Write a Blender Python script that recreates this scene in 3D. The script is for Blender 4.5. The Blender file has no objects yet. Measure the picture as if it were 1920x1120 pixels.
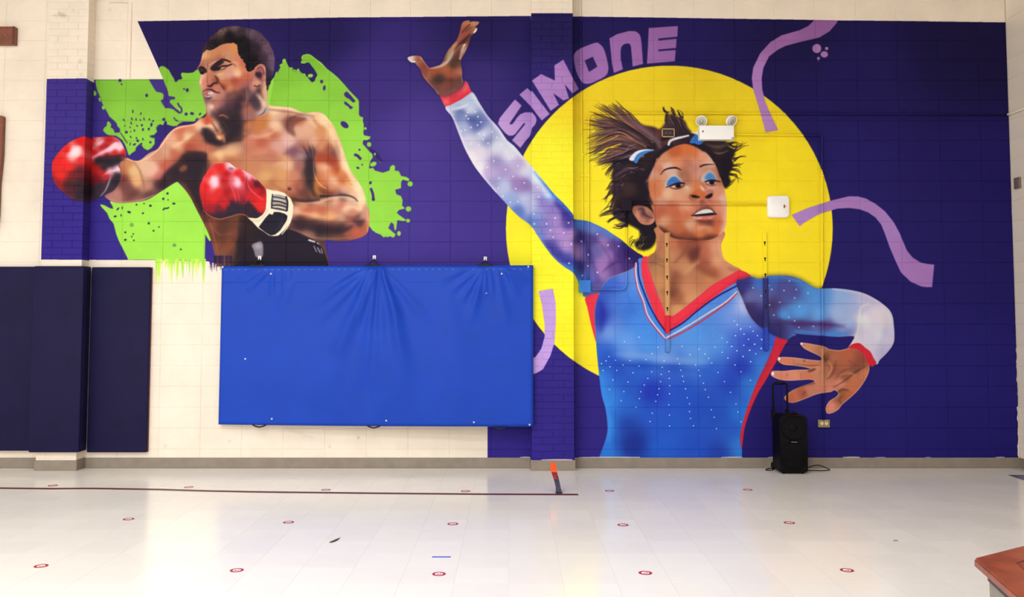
import bpy, bmesh, math, random
import numpy as np
from mathutils import Vector, Matrix

# ------------------------------------------------------------- camera
FPX, CX, CY = 1645., 960., 493.          # focal length and principal point, in 1920 x 1120 pixels
DIST, EYE, TILT = 8.66, 1.505, 95/1645.  # camera to painted wall, eye height, upward tilt
scn = bpy.context.scene
COL = scn.collection
cam = bpy.data.cameras.new('camera'); cam_ob = bpy.data.objects.new('camera', cam); COL.objects.link(cam_ob)
cam.sensor_width = 36.; cam.lens = FPX*36/1920; cam.shift_y = (CY-560)/1920; cam.clip_start = .05
cam_ob.location = (0, -DIST, EYE); cam_ob.rotation_euler = (math.pi/2+TILT, 0, 0)
scn.camera = cam_ob
# ------------------------------------------------------------- light and exposure
scn.view_settings.view_transform = 'Standard'; scn.view_settings.look = 'None'
scn.view_settings.gamma = 1.0; scn.view_settings.use_curve_mapping = False
scn.view_settings.exposure = -1.0
wd = bpy.data.worlds.new('world'); scn.world = wd; wd.use_nodes = True
wd.node_tree.nodes['Background'].inputs[0].default_value = (.95, .98, 1., 1); wd.node_tree.nodes['Background'].inputs[1].default_value = .05
ROOM_X0, ROOM_X1, ROOM_Y0, ROOM_H = -8.6, 4.96, -15.5, 6.4
def ceiling_lamp(x, y, w, l, power, col=(.95, .985, 1.), spread=math.pi):
    d = bpy.data.lights.new('ceiling_lamp', 'AREA'); d.shape = 'RECTANGLE'; d.size = w; d.size_y = l; d.energy = power; d.color = col; d.spread = spread
    o = bpy.data.objects.new('ceiling_lamp', d); COL.objects.link(o); o.location = (x, y, ROOM_H-.12)
for lx, ly, lp in [(-6.4,-6.6,250),(-2.8,-6.6,290),(.9,-6.6,130),(-6.4,-10.2,300),(-2.8,-10.2,300),(.9,-10.2,110),(-6.4,-14.,220),(-2.8,-14.,220)]:
    ceiling_lamp(lx, ly, 1.2, 1.2, lp)
for lx, ly, lp in [(-6.4,-4.,85),(-2.8,-4.,108),(.9,-4.,88),(3.4,-4.,34)]:   # row added near the wall, narrow spread to brighten floor and lower wall
    ceiling_lamp(lx, ly, 1.2, 1.2, lp, spread=math.radians(104))
ADDED_WINDOWS = [(-6.6, 1.0), (-3.6, 1.0)]     # unseen windows added behind the camera to brighten the lower wall
for wx, wz0 in ADDED_WINDOWS:
    d = bpy.data.lights.new('window_daylight', 'AREA'); d.shape = 'RECTANGLE'; d.size = 2.2; d.size_y = 2.2; d.energy = 200; d.color = (.92, .98, 1.)  # fill lamp set in front of each added window
    o = bpy.data.objects.new('window_daylight', d); COL.objects.link(o); o.location = (wx, ROOM_Y0+.16, wz0+1.1); o.rotation_euler = (math.pi/2, 0, 0)

# ------------------------------------------------------------- pixel <-> place
CT, ST = math.cos(TILT), math.sin(TILT)
def ray(px, py):
    X, Y = (px-CX)/FPX, -(py-CY)/FPX
    return np.array([X, CT-Y*ST, ST+Y*CT])
def on_wall(px, py, d=0.):               # point of the plane d in front of the wall face (y = 0)
    r = ray(px, py); k = (DIST-d)/r[1]
    return Vector((r[0]*k, -d, EYE+r[2]*k))
def on_floor(px, py, zz=0.):
    r = ray(px, py); k = (zz-EYE)/r[2]
    return Vector((r[0]*k, -DIST+r[1]*k, zz))

# ---------------------------------------------------------------- mural paint
# The wall painting is computed here stroke by stroke (numpy), in photo-plane
# units that map() turns into texels of the wall plane.
class Paint:
    def __init__(s, W, H, tmap, sc):
        s.W, s.H, s.map, s.sc = W, H, tmap, sc
        s.img = np.zeros((H, W, 3), np.float32)
        s.rng = np.random.default_rng(7)
    @staticmethod
    def pts(p):
        return np.asarray(p, float).reshape(-1, 2)
    @staticmethod
    def smooth(p, closed=True, n=6):
        m = len(p)
        if m < 3: return p
        if closed: a, b, c, d = np.roll(p, 1, 0), p, np.roll(p, -1, 0), np.roll(p, -2, 0)
        else:
            e = np.vstack([2*p[0]-p[1], p, 2*p[-1]-p[-2]])
            a, b, c, d = e[:-3], e[1:-2], e[2:-1], e[3:]
        t = np.linspace(0, 1, n, endpoint=False)[None, :, None]
        a, b, c, d = a[:, None], b[:, None], c[:, None], d[:, None]
        q = .5*((2*b)+(c-a)*t+(2*a-5*b+4*c-d)*t*t+(3*b-a-3*c+d)*t**3)
        q = q.reshape(-1, 2)
        return q if closed else np.vstack([q, p[-1]])
    @staticmethod
    def box(m, r):
        r = int(r)
        if r < 1: return m
        for ax in (0, 1):
            k = 2*r+1
            pad = [(0, 0)]*m.ndim; pad[ax] = (r+1, r)
            c = np.cumsum(np.pad(m, pad, mode='edge'), axis=ax)
            m = (c[k:] - c[:-k])/k if ax == 0 else (c[:, k:] - c[:, :-k])/k
        return m
    def blur(s, m, sig):
        r = max(1, int(round(sig*.9)))
        for _ in range(1 if sig < 1.1 else 3): m = s.box(m, r)
        return m
    def mask(s, p, blur=0.):
        """p in photo units -> (y0, x0, coverage)"""
        q = s.map(p); b = blur*s.sc
        pad = int(3*b)+3
        x0, y0 = np.floor(q.min(0)).astype(int)-pad; x1, y1 = np.ceil(q.max(0)).astype(int)+pad
        x0, y0, x1, y1 = max(x0, 0), max(y0, 0), min(x1, s.W), min(y1, s.H)
        if x1 <= x0 or y1 <= y0: return None
        ss = 3 if (x1-x0)*(y1-y0) < 400000 else 2
        w, h = (x1-x0)*ss, (y1-y0)*ss
        P = (q-[x0, y0])*ss; Q = np.roll(P, -1, 0)
        acc = np.zeros((h, w+1), np.int32)
        ya = np.minimum(P[:, 1], Q[:, 1]); yb = np.maximum(P[:, 1], Q[:, 1])
        r0 = np.clip(np.ceil(ya-.5), 0, h).astype(int); r1 = np.clip(np.ceil(yb-.5), 0, h).astype(int)
        cnt = r1-r0; ok = cnt > 0
        if ok.any():
            e = np.repeat(np.nonzero(ok)[0], cnt[ok])
            off = np.arange(len(e)) - np.repeat(np.cumsum(cnt[ok])-cnt[ok], cnt[ok])
            row = r0[e]+off
            t = (row+.5-P[e, 1])/(Q[e, 1]-P[e, 1])
            x = P[e, 0]+t*(Q[e, 0]-P[e, 0])
            np.add.at(acc, (row, np.clip(np.ceil(x-.5), 0, w).astype(int)), 1)
        ins = (np.cumsum(acc, 1)[:, :w] & 1).astype(np.float32)
        m = ins.reshape(h//ss, ss, w//ss, ss).mean((1, 3))
        if b > .3: m = s.blur(m, b)
        return y0, x0, m
    def put(s, M, col, a=1., clip=None):
        if M is None: return
        y0, x0, m = M
        h, w = m.shape
        if clip is not None:
            cy, cx, cm = clip
            f = np.zeros_like(m)
            ay, ax = max(y0, cy), max(x0, cx); by, bx = min(y0+h, cy+cm.shape[0]), min(x0+w, cx+cm.shape[1])
            if by <= ay or bx <= ax: return
            f[ay-y0:by-y0, ax-x0:bx-x0] = cm[ay-cy:by-cy, ax-cx:bx-cx]
            m = m*f
        m = (m*a)[..., None]
        v = s.img[y0:y0+h, x0:x0+w]
        v += m*(np.asarray(col, np.float32)/255.-v if np.ndim(col) == 1 else col-v)
    def fill(s, p, col, blur=0., a=1., sm=True, clip=None):
        p = s.pts(p)
        if sm: p = s.smooth(p)
        M = s.mask(p, blur); s.put(M, col, a, clip); return M
    def grad(s, p, samples, blur=0., sm=True, clip=None, power=1.7, eps=30., a=1., soft=3.):
        """fill a shape with colours interpolated between sampled spots"""
        p = s.pts(p)
        if sm: p = s.smooth(p)
        M = s.mask(p, blur)
        if M is None: return
        y0, x0, m = M; h, w = m.shape; st = 3
        S = np.asarray(samples, float)
        q = s.map(S[:, :2]); c = S[:, 2:]/255.
        gy, gx = np.mgrid[0:h+st:st, 0:w+st:st]
        X, Y = gx+x0, gy+y0
        num = np.zeros(X.shape+(3,)); den = np.zeros(X.shape)
        e2 = eps*s.sc**2
        for i in range(len(q)):
            wgt = 1./((X-q[i, 0])**2+(Y-q[i, 1])**2+e2)**power
            den += wgt; num += wgt[..., None]*c[i]
        g = (num/den[..., None]).astype(np.float32)
        if soft: g = s.box(g, max(1, int(round(soft*s.sc/st))))
        fy, fx = np.arange(h)/st, np.arange(w)/st
        iy, ix = fy.astype(int), fx.astype(int); ty, tx = (fy-iy)[:, None, None], (fx-ix)[None, :, None]
        iy2, ix2 = np.minimum(iy+1, g.shape[0]-1), np.minimum(ix+1, g.shape[1]-1)
        top = g[iy][:, ix]*(1-tx)+g[iy][:, ix2]*tx; bot = g[iy2][:, ix]*(1-tx)+g[iy2][:, ix2]*tx
        s.put(M, (top*(1-ty)+bot*ty).astype(np.float32), a, clip); return M
    def line(s, p, w, col, blur=0., a=1., clip=None, sm=True):
        p = s.pts(p)
        if sm: p = s.smooth(p, False, 5)
        n = len(p); d = np.gradient(p, axis=0); d /= np.maximum(np.hypot(d[:, 0], d[:, 1]), 1e-6)[:, None]
        nn = np.stack([-d[:, 1], d[:, 0]], 1)
        ws = np.interp(np.linspace(0, 1, n), np.linspace(0, 1, len(w)), w) if np.ndim(w) else np.full(n, w)
        o = nn*(ws/2)[:, None]
        M = s.mask(np.vstack([p+o, (p-o)[::-1]]), blur); s.put(M, col, a, clip)
    def dot(s, x, y, rx, ry, col, rot=0., blur=0., a=1., clip=None):
        t = np.linspace(0, 2*np.pi, 20, endpoint=False); c, n = np.cos(np.radians(rot)), np.sin(np.radians(rot))
        X, Y = rx*np.cos(t), ry*np.sin(t)
        s.put(s.mask(np.stack([x+X*c-Y*n, y+X*n+Y*c], 1), blur), col, a, clip)

def z(L, x0, y0, k):            # outline measured in an enlargement
    p = np.asarray(L, float).reshape(-1, 2)/k
    return (p+[x0, y0]).ravel()

def paint_mural(P):
    F, G, L, D = P.fill, P.grad, P.line, P.dot
    rng = P.rng
    P.img[:] = np.array([246, 234, 219], np.float32)/255.
    PUR = (74, 56, 148); INK = (58, 40, 128)
    # ---- indigo ground, with light falling off to top and right painted in
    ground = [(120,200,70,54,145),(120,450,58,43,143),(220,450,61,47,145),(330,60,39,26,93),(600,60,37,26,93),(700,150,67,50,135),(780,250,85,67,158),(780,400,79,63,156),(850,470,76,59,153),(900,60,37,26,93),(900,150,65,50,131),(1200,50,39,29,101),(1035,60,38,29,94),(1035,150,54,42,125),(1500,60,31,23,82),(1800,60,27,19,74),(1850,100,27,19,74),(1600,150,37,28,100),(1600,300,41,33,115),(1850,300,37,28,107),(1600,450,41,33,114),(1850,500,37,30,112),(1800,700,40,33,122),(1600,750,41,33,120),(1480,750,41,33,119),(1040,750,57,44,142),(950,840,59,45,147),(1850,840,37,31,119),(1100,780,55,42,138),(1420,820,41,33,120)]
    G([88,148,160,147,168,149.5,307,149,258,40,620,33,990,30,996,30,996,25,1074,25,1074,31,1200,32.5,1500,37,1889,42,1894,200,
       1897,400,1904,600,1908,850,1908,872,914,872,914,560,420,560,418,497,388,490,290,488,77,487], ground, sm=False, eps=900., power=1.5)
    # ragged brushed edges
    for i in range(60):
        y = 60+i*13.5; x = np.interp(y, [42,200,400,600,850], [1889,1894,1897,1904,1908])
        D(x+rng.normal(0,.6), y+rng.normal(0,5), .8+rng.random()*1.2, 4+rng.random()*9, (36,28,104), 1)
    # ---- green splash, left upper
    GR = [(200,170,134,195,68),(260,160,136,196,70),(330,170,138,198,70),(360,200,146,208,78),(230,220,146,208,78),(260,260,152,218,82),(310,140,134,192,64)]
    F([179,150,195,150,279,149,307,149,298,128,302,124,308,125,316,131,321,140,326,148,327,154,330,155,334,150,342,148,339,140,341,136,352,137,
       362,136,368,131,375,130,400,150,400,200,380,218,370,226,362,228,345,228,337,226,332,236,325,237,314,234,312,226,309,231,305,235,300,233,
       294,234,292,239,295,247,289,253,280,254,280,258,290,259,290,270,284,278,277,282,270,279,265,272,262,270,255,276,254,283,246,288,243,292,
       240,289,236,275,228,262,218,255,205,254,200,252,193,245,195,240,200,236,201,228,205,228,209,235,207,238,213,243,215,249,221,249,225,248,
       226,241,220,237,219,231,213,225,205,218,202,210,197,202,192,194,189,182,183,171,180,160], (140,204,72), sm=False, blur=.5)
    G([179,150,307,149,298,128,302,124,308,125,316,131,321,140,326,148,330,155,334,150,375,150,400,150,400,200,380,218,362,227,345,227,332,235,300,232,
       293,240,289,252,280,255,289,262,288,270,277,281,262,268,250,283,243,290,236,275,226,245,219,231,205,218,192,194,183,171], GR, sm=False, blur=1, a=.8)
    F([279,149,306,149,311,162,315,172,316,180,328,182,328,186,319,187,318,192,323,197,330,204,336,208,337,212,332,211,325,205,318,203,310,203,
       306,197,301,189,306,186,307,178,303,174,293,172,287,163], (72,54,140), sm=False, blur=.5)
    L([333,193,336,199,340,203,340,210,334,212], 3, (72,54,130), .4)
    for x,y,rx,ry,r in [(225,151,3,3,0),(228,158,1.6,1.6,0),(275,179,2.6,3.2,0),(345,167,1.8,1.8,0),(351,169,3,3.6,0),(249,209,1.2,3.6,0),(264,213,1.1,3,25),
        (232,225,1.2,2.4,-35),(247,223,1.3,2.8,-25),(255,224,1.3,2.4,0),(263,225,1.5,1.5,0),(270,223,1.1,2.8,-15),(280,224,1.6,1.6,0),(287,227,1.7,1.9,0),
        (234,236,1,1.4,0),(246,231,1.2,3,-20),(257,236,1.2,2.2,-40),(266,235,2,2.2,0),(244,239,1.4,1.4,0),(284,234,2,4,10),(279,242,2,2.6,0),(237,248,2.6,2.6,0),
        (245,247,1.2,1.2,0),(252,245,1.1,2.6,-30),(268,243,1.8,3,15),(245,257,1.1,2.6,-35),(256,259,1.7,1.7,0),(258,264,2.6,2.4,0),(268,261,1.2,2.4,-20),
        (244,270,1,3.4,10),(252,271,3.2,1.8,-30),(265,270,2,2,0),(282,267,2.4,2,0),(307,224,2.9,2.9,0),(310,231,2.6,4,10),(349,214,3,3,0),(360,213,3.8,2.8,15),
        (375,214,1.6,2.8,35),(327,222,2,1.4,30),(331,226,4,1.2,25),(369,224,3.6,1.8,-40)]:
        D(x,y,rx,ry,(62,46,128),r,.3)
    L([226,249,239,269], 1.6, (60,60,80), .3)
    for x,y,rx,ry in [(177,175,4,5),(187,187,2,4),(194,202,3,4)]: D(x,y,rx,ry,(146,208,80),-15,.3)
    # ---- green splash, lower
    low = F([207,376,224,380,255,378,275,374,300,360,332,340,345,353,358,370,370,395,383,420,392,440,396,450,393,453,385,440,384,488,240,487.5,239,484,
       232,470,224,455,218,440,213,420,205,410,201,400,189,387,188,383,196,385,205,390,212,392,211,387,206,379], (166,230,88), sm=False, blur=.4)
    for x,y,rx,ry,r in [(314,363,2.2,2.2,0),(306,373,2.2,2,0),(315,375,1.3,1.2,0),(326,382,3,1.8,0),(221,392,1.4,3.4,40),(229,390,.8,3,0),(216,406,3,1.6,-10),(242,398,3.6,2,15),(227,404,1.1,2.4,5),
        (256,384,2,1.4,0),(270,382,1.4,1.2,0),(282,386,2.6,2,0),(268,400,2,1.6,-20),(279,419,2,2.2,0),(298,426,1.4,1.4,0),(288,433,1.8,1.6,0),(235,436,1.8,1.8,0),
        (250,439,1.4,1.4,0),(247,444,1.4,1.4,0),(235,450,2.6,1.8,-10),(251,451,1.5,1.5,0),(339,468,1.6,1.6,0)]:
        D(x,y,rx,ry,(44,46,92),r,.3)
    L([305,394,309,391,313,391,317,389], 2.4, (44,46,92), .3)
    D(327,460,3.4,3,(90,130,90),0,1.,.8); D(247,422,3.8,3.8,(110,150,90),0,1.,.8)
    for i in range(75):
        x = 291+rng.random()*94; ln = 6+rng.random()**2*44; c = (168,232,80) if rng.random()<.5 else (212,240,110)
        L([x,486,x+.4,486+ln*.5,x,488+ln], [2.6+rng.random()*2.5,1.8,.6], c, .5, .85)
    for i in range(14):
        x = 390+rng.random()*26; L([x,484,x,492+rng.random()*22], [3,.8], (74,50,130), .4, .9)
    # ---- green splash, right
    F([514,145,518,134,520,136,519,141,523,137,526,125,523,123,530,118,529,113,533,111,536,114,540,123,543,127,549,126,547,133,553,135,556,138,557,130,560,128,
       564,138,572,138,574,143,577,145,580,150,585,155,590,153,592,146,596,141,594,135,590,130,585,124,581,117,576,117,571,119,565,119,564,116,566,113,565,107,
       568,103,577,101,583,103,592,110,603,118,613,129,625,138,635,147,645,158,655,170,665,180,672,187,673,192,673,215,674,219,681,220,680,226,682,233,682,243,
       681,249,683,254,695,256,693,261,688,263,681,263,680,270,684,274,688,279,693,284,698,289,699,295,695,301,693,309,692,316,700,315,703,320,718,324,730,320,
       732,312,738,309,741,313,740,320,748,321,752,330,762,332,768,336,766,340,755,337,752,342,752,353,741,356,743,364,752,368,755,376,754,386,760,391,748,394,
       744,399,748,403,762,413,757,415,745,413,743,430,740,433,738,420,733,417,728,428,735,434,742,440,738,446,730,443,725,440,720,446,713,440,705,437,698,432,
       693,425,640,400,620,320,600,250,560,215,520,210,500,200,500,160], (158,224,84), sm=False, blur=.5)
    G([514,146,526,126,533,113,543,128,560,132,577,146,585,155,592,150,595,140,588,128,578,116,566,117,568,104,580,103,613,130,645,159,671,188,672,215,680,222,680,250,
       610,260,500,230], [(530,140,138,200,66),(580,105,132,190,60),(640,165,142,205,72),(560,180,148,212,76),(660,210,152,216,80),(660,245,158,224,84)], sm=False, blur=.6, a=.9)
    for x,y,rx,ry,r in [(769,345,5,5,0),(766,392,5.2,5,0),(765,414,4,3.6,0),(748,438,3.6,4.6,0),(692,271,4,4.6,0),(700,308,6.4,4.2,-25),(703,290,2,2.6,0),(712,302,1.5,4.4,-35),
        (685,241,2.6,2.6,0),(726,441,5,4,0),(582,142,5.2,3.4,-10),(533,113,3,3,0)]: D(x,y,rx,ry,(154,220,82),r,.4)
    for x,y,rx,ry,r in [(603,153,2.8,3.4,0),(608,165,2.5,5,8),(646,234,8.6,5.2,38),(674,281,1.9,1.9,0),(679,309,1.5,1.5,0),(671,315,3,2,20),(694.5,343,2.5,3,15)]:
        D(x,y,rx,ry,(70,50,136),r,.3)
    F([645,176,650,172,655,176,662,184,666,190,662,192,655,186,648,182],(70,50,136),.3); F([645,191,650,192,658,199,662,201,657,205,653,200,647,196],(70,50,136),.3)
    L([664,290,670,292,677,299], 5, (70,50,136), .5); L([695,353,699,364,700,374], 4.6, (70,50,136), .4); D(700,374,3,3,(70,50,136),0,.3)
    L([694,281,702,286,711,298,716,304], [6,8,5], (56,38,118), .8, .9); D(703,289,1.8,2.4,(154,220,82),0,.4)
    # ---- yellow sun disc
    t = np.linspace(0, 2*np.pi, 90, endpoint=False)
    sun = np.stack([1255+306.5*np.cos(t), 429+306*np.sin(t)], 1).ravel()
    SUN = G(sun, [(1200,160,244,219,48),(1400,170,240,217,48),(1300,140,236,211,46),(1035,300,255,251,64),(1035,450,255,251,64),(1120,200,250,223,50),(1110,350,255,239,56),(1200,520,255,237,48),(1450,300,254,233,44),(1500,450,254,233,48),(1420,420,255,235,48),(960,400,255,243,58),(1060,640,255,243,52),(1110,650,255,237,50),(1030,560,255,251,62),(1400,230,250,225,48)], sm=False, blur=.6, eps=900.)
    # ---- lettering
    LT = (176,126,196)
    LA = [(960,240,200,166,230),(1000,200,190,150,220),(1050,170,184,142,212),(1110,120,172,124,196),(1200,90,168,118,190),(1250,70,160,112,180)]
    def letter(p): G(p, LA, sm=False, blur=.5, eps=400.)
    letter(z([1245,370,1080,570,1010,660,990,740,1040,810,1100,880,1150,915,1210,915,1250,890,1375,730,1395,730,1395,745,1200,985,1325,1100,1400,1000,1470,920,
       1490,850,1500,800,1550,750,1570,680,1555,630,1500,565,1400,565,1330,590,1280,640,1210,740,1170,750,1165,730,1345,465], 810,140,8))
    letter(z([1430,200,1480,250,1500,245,1765,590,1645,690,1490,485,1310,300], 810,140,8))
    letter(z([150,605,218,555,322,605,318,490,385,447,500,668,455,702,395,632,428,738,385,754,310,700,352,787,290,832], 960,0,4))
    letter(P.smooth(P.pts(z([463,440,470,400,510,365,620,322,655,328,690,370,718,470,722,530,695,575,600,622,550,628,515,605,480,530], 960,0,4)), True, 3).ravel())
    F(z([545,455,605,425,640,500,578,540], 960,0,4), (52,38,108), .5, sm=False)
    letter(z([730,288,790,255,880,232,930,235,955,255,966,280,972,330,983,480,905,500,892,350,885,332,870,325,840,332,820,352,815,380,815,440,832,520,765,548,750,480,740,380], 960,0,4))
    letter(z([1025,210,1245,195,1240,275,1098,290,1098,303,1235,290,1230,360,1098,372,1098,384,1228,375,1222,460,1012,478,1020,340], 960,0,4))
    # ---- ribbons and bubbles
    RB = (172,124,192)
    G(z([690,78,630,135,560,170,400,215,300,275,210,375,150,500,138,590,150,690,185,800,220,920,260,1068,370,1045,300,900,255,790,230,690,225,590,240,500,290,400,370,340,430,310,
       540,280,730,235,820,180,880,110,893,82,895,60,700,60], 1380,20,4.667), [(1430,240,190,146,212),(1412,140,182,136,204),(1450,80,166,116,180),(1540,50,158,108,172)], sm=False, blur=.6, eps=400.)
    F([1500,20,1600,20,1600,38.6,1500,36.8], (246,234,219), sm=False)
    G(z([78,298,250,225,500,145,680,102,780,103,860,125,960,180,1060,260,1150,370,1215,490,1290,670,1350,745,1430,795,1500,812,1578,820,1555,1057,1500,1057,1440,1050,1330,1000,1230,905,1170,780,
       1110,640,1060,500,1020,400,960,325,880,270,790,238,680,225,560,232,380,285,220,375,165,418], 1470,350,5.6), [(1500,410,184,144,214),(1590,380,176,134,202),(1660,430,176,136,206),(1730,520,174,130,200)], sm=False, blur=.6, eps=400.)
    F(z([1535,412,1665,392,1690,520,1692,680,1680,880,1640,1000,1575,1118,1500,1160,1440,1160,1440,1010,1505,1010,1560,930,1590,820,1590,720,1565,540], 690,460,4.8), (202,168,234), .5, sm=False)
    for x,y,rx,ry in [(1531.5,91,8.4,8.7),(1545.5,102,7,6),(1550,91,3.2,3.2),(1534.5,109.5,2.8,2.8)]: D(x,y,rx,ry,(178,132,186),0,.5)
    L([1535,112,1535,116], 1.2, (178,132,186), .3)
    gymnast(P); boxer(P)
    # rails and boxes that were painted over in flat tones
    for q,c in [((1246.6,436,1256.6,436,1256.6,592,1246.6,592),(216,166,114)),((1246.6,592,1256.6,592,1256.6,626,1246.6,626),(226,50,72)),((1246.6,636,1256.6,636,1256.6,662,1246.6,662),(92,146,214)),
                ((1431,522,1441,522,1441,614,1431,614),(58,56,122)),((1431,614,1441,614,1441,659,1431,659),(52,78,186)),((1085,525,1108,525,1108,549,1085,549),(66,134,222)),((1164,373,1185,373,1185,396,1164,396),(40,30,48))]: F(q, c, .3, .92, sm=False)
    L([1541.2,653,1541.6,736], 3.4, (236,184,140), .4, .7)  # paler strip along the conduit across the hand
    # worn spots on the bare wall
    for x,y,rx,ry,c,a in [(116,28,9,4,(190,190,152),.55),(104,30,5,2,(196,194,160),.5),(137,20,3,2,(196,196,160),.4),(150,115,3,4,(188,186,150),.45),(152,140,3,3,(190,200,150),.45),(178,30,1.6,2,(150,120,90),.5),(206,18,1.2,2,(170,140,110),.5),(212,838,3,2,(206,196,176),.5),(310,837,2,4,(206,190,160),.5),(430,828,3,3,(214,200,178),.5),(618,838,2,1.4,(150,140,140),.6),(672,821,1.6,1.6,(130,120,126),.7),(560,812,30,3,(232,220,204),.5)]: D(x,y,rx,ry,c,20,1.2,a)
    L([247.5,4,246,70,244,148], [1,1.4,1], (196,160,128), .3, .8); L([173,0,171,60,172,148], 5, (222,192,160), 2, .6); L([205,5.5,225,5,240,6], 1, (180,150,120), .3, .7)
    for x0, x1, w in [(1086,1200,2.2),(1015,1073,3),(975,994,2.4),(1352,1392,2.2),(1440,1456,2),(1580,1612,2.6),(1640,1660,1.4),(1735,1745,1.4),(1866,1884,2)]:
        y = 858.4 if x0 != 1015 else 863.4
        L([x0,y+.4,(x0+x1)/2,y-.3,x1,y], w, (246,234,219), .3)

def gymnast(P):
    F, G, L, D = P.fill, P.grad, P.line, P.dot
    rng = P.rng
    HR = (40,30,46)
    # ---- hair behind the head
    hair = [1236,242,1226,238,1210,236,1196,238,1184,244,1176,254,1170,266,1160,278,1150,290,1146,300,1150,312,1147,325,1147,335,1150,350,1147,362,1152,372,
       1149,387,1147,398,1153,408,1166,417,1178,421,1190,427,1199,434,1198,448,1190,456,1194,466,1205,470,1218,467,1227,458,1231,445,1232,425,1250,400,1330,380,1352,350,
       1360,354,1367,348,1370,340,1367,328,1372,318,1376,308,1373,300,1378,290,1376,281,1369,276,1364,268,1350,262,1330,258,1315,262,1310,255,1300,250,1290,240,1284,227,1272,219,1260,214,1251,217,
       1249,226,1243,236]
    HM = G(hair, [(1255,225,92,70,74),(1265,235,66,48,58),(1280,245,52,40,50),(1242,252,104,62,56),(1205,245,70,50,62),(1215,260,48,36,52),(1185,265,52,40,56),(1160,290,50,42,54),
       (1180,285,38,30,50),(1160,302,36,32,48),(1200,300,50,38,44),(1165,325,66,48,56),(1190,330,38,28,44),(1180,355,70,50,50),(1160,365,60,44,48),(1195,375,34,26,42),(1205,350,36,26,42),
       (1170,400,40,30,44),(1200,435,30,22,38),(1220,440,32,24,40),(1210,462,36,30,38),(1330,270,60,46,48),(1360,285,38,28,42),(1365,310,32,26,40),(1365,335,32,26,40),(1350,275,64,50,50)], blur=1.2)
    dk, mid, lt, gold = (38,29,46), (78,56,70), (134,98,106), (176,126,88)
    # flying strands: curves fanning out from the crown to the left
    fans = [((1226,262),(1180,222),(1143,194)),((1226,264),(1178,228),(1136,200)),((1224,266),(1165,226),(1118,198)),((1222,268),(1165,234),(1112,212)),((1220,270),(1160,236),(1108,222)),((1216,270),(1158,240),(1104,231)),
            ((1214,272),(1160,242),(1106,236)),((1212,272),(1160,244),(1106,246)),((1212,274),(1160,248),(1106,254)),((1210,276),(1160,252),(1104,264)),((1208,278),(1158,258),(1104,272)),((1206,280),(1156,264),(1103,282)),
            ((1204,282),(1156,270),(1104,290)),((1204,286),(1156,280),(1110,296)),((1202,290),(1156,288),(1112,304)),((1204,292),(1160,296),(1122,310))]
    for i, (p0, p1, p2) in enumerate(fans):
        for k in range(13):
            d0, d1, d2 = rng.normal(0, 2.2, 2), rng.normal(0, 3.2, 2), rng.normal(0, 5., 2)*[1.4, .8]
            c = dk if k < 5 else (mid if k < 9 else (lt if k < 12 else gold))
            L([p0[0]+d0[0],p0[1]+d0[1],p1[0]+d1[0],p1[1]+d1[1],p2[0]+d2[0]+rng.random()*14,p2[1]+d2[1]], [3.2,2.,.5], c, .45, .88)
    L([1236,256,1206,238,1178,222,1152,203], [8,8,5,1], (104,70,80), 1.2, .8); L([1238,268,1212,246,1186,228,1160,213], [7,6,4,1], (128,104,120), 1.2, .75); L([1244,286,1228,262,1206,240], [7,6,2], (118,96,112), 1.2, .75)
    L([1224,274,1196,250,1160,238,1124,240], [14,10,6,1], dk, 2, .7); L([1216,284,1186,270,1150,268,1116,282], [12,8,4,1], dk, 2, .55)
    for q in [(1200,287,1165,292,1140,300),(1190,294,1160,298,1124,306),(1205,316,1180,312,1158,318),(1195,312,1168,318,1146,332),(1186,322,1166,330,1148,346),(1165,308,1148,314,1136,328),
              (1166,346,1148,358,1132,376),(1164,394,1144,396,1124,404),(1162,355,1152,372,1142,396),(1170,400,1152,408,1140,418),(1172,290,1185,284,1200,279),(1168,340,1150,346,1138,356),(1178,420,1164,424,1152,424)]:
        for k in range(7): L(np.array(q)+rng.normal(0,2.4,6), [3.2,2.2,.5], [dk,mid,dk,lt,dk,mid,dk][k], .5, .85)
    L([1112,274,1135,266,1160,254], 1.6, (222,176,60), .5); L([1136,279,1150,274,1165,270], 2., (236,196,60), .5)
    for q in [(1172,284,1182,274,1196,269),(1160,300,1180,292,1198,290),(1166,318,1180,314,1196,320)]: L(q, [.5,1.5,.5], (150,140,166), .5, .8)
    for q in [(1250,215,1248,225,1252,240),(1262,214,1272,228,1280,248),(1258,220,1266,238,1262,252),(1272,222,1284,238,1292,250),(1252,212,1246,206,1244,200),(1266,214,1262,206,1258,202),(1280,224,1276,214,1270,208)]:
        for k in range(4): L(np.array(q)+rng.normal(0,1.8,6), [2.4,2.4,.6], [(120,96,104),dk,(84,62,66),dk][k], .6, .8)
    for q in [(1366,272,1380,276,1398,274),(1372,285,1384,280,1396,272),(1374,300,1384,296,1392,294),(1368,312,1380,310,1390,310),(1366,326,1378,330,1388,340),(1358,346,1370,342,1380,334),(1368,282,1376,280,1382,277),(1364,270,1376,266,1388,270),(1370,316,1382,318,1390,326)]:
        for k in range(3): L(np.array(q)+np.concatenate([rng.normal(0,2,4), rng.normal(0,4,2)]), [3,1.4,.4], dk, .4, .9)
    L([1325,270,1345,276,1368,270], [1,4,1], (124,98,92), 1.2, .8); L([1330,284,1350,288,1366,282], [1,2.6,1], (150,124,110), .8, .8); L([1318,262,1340,264,1362,266], 3, (84,66,64), 1., .8)
    for k in range(44):
        x = 1186+rng.random()*40; y = 436+rng.random()*24
        L([x,y,x-6,y+7,x-9+rng.random()*6,y+13], [1.4,.5], (190,170,60) if k%6==0 else dk, .4, .85)
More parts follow.
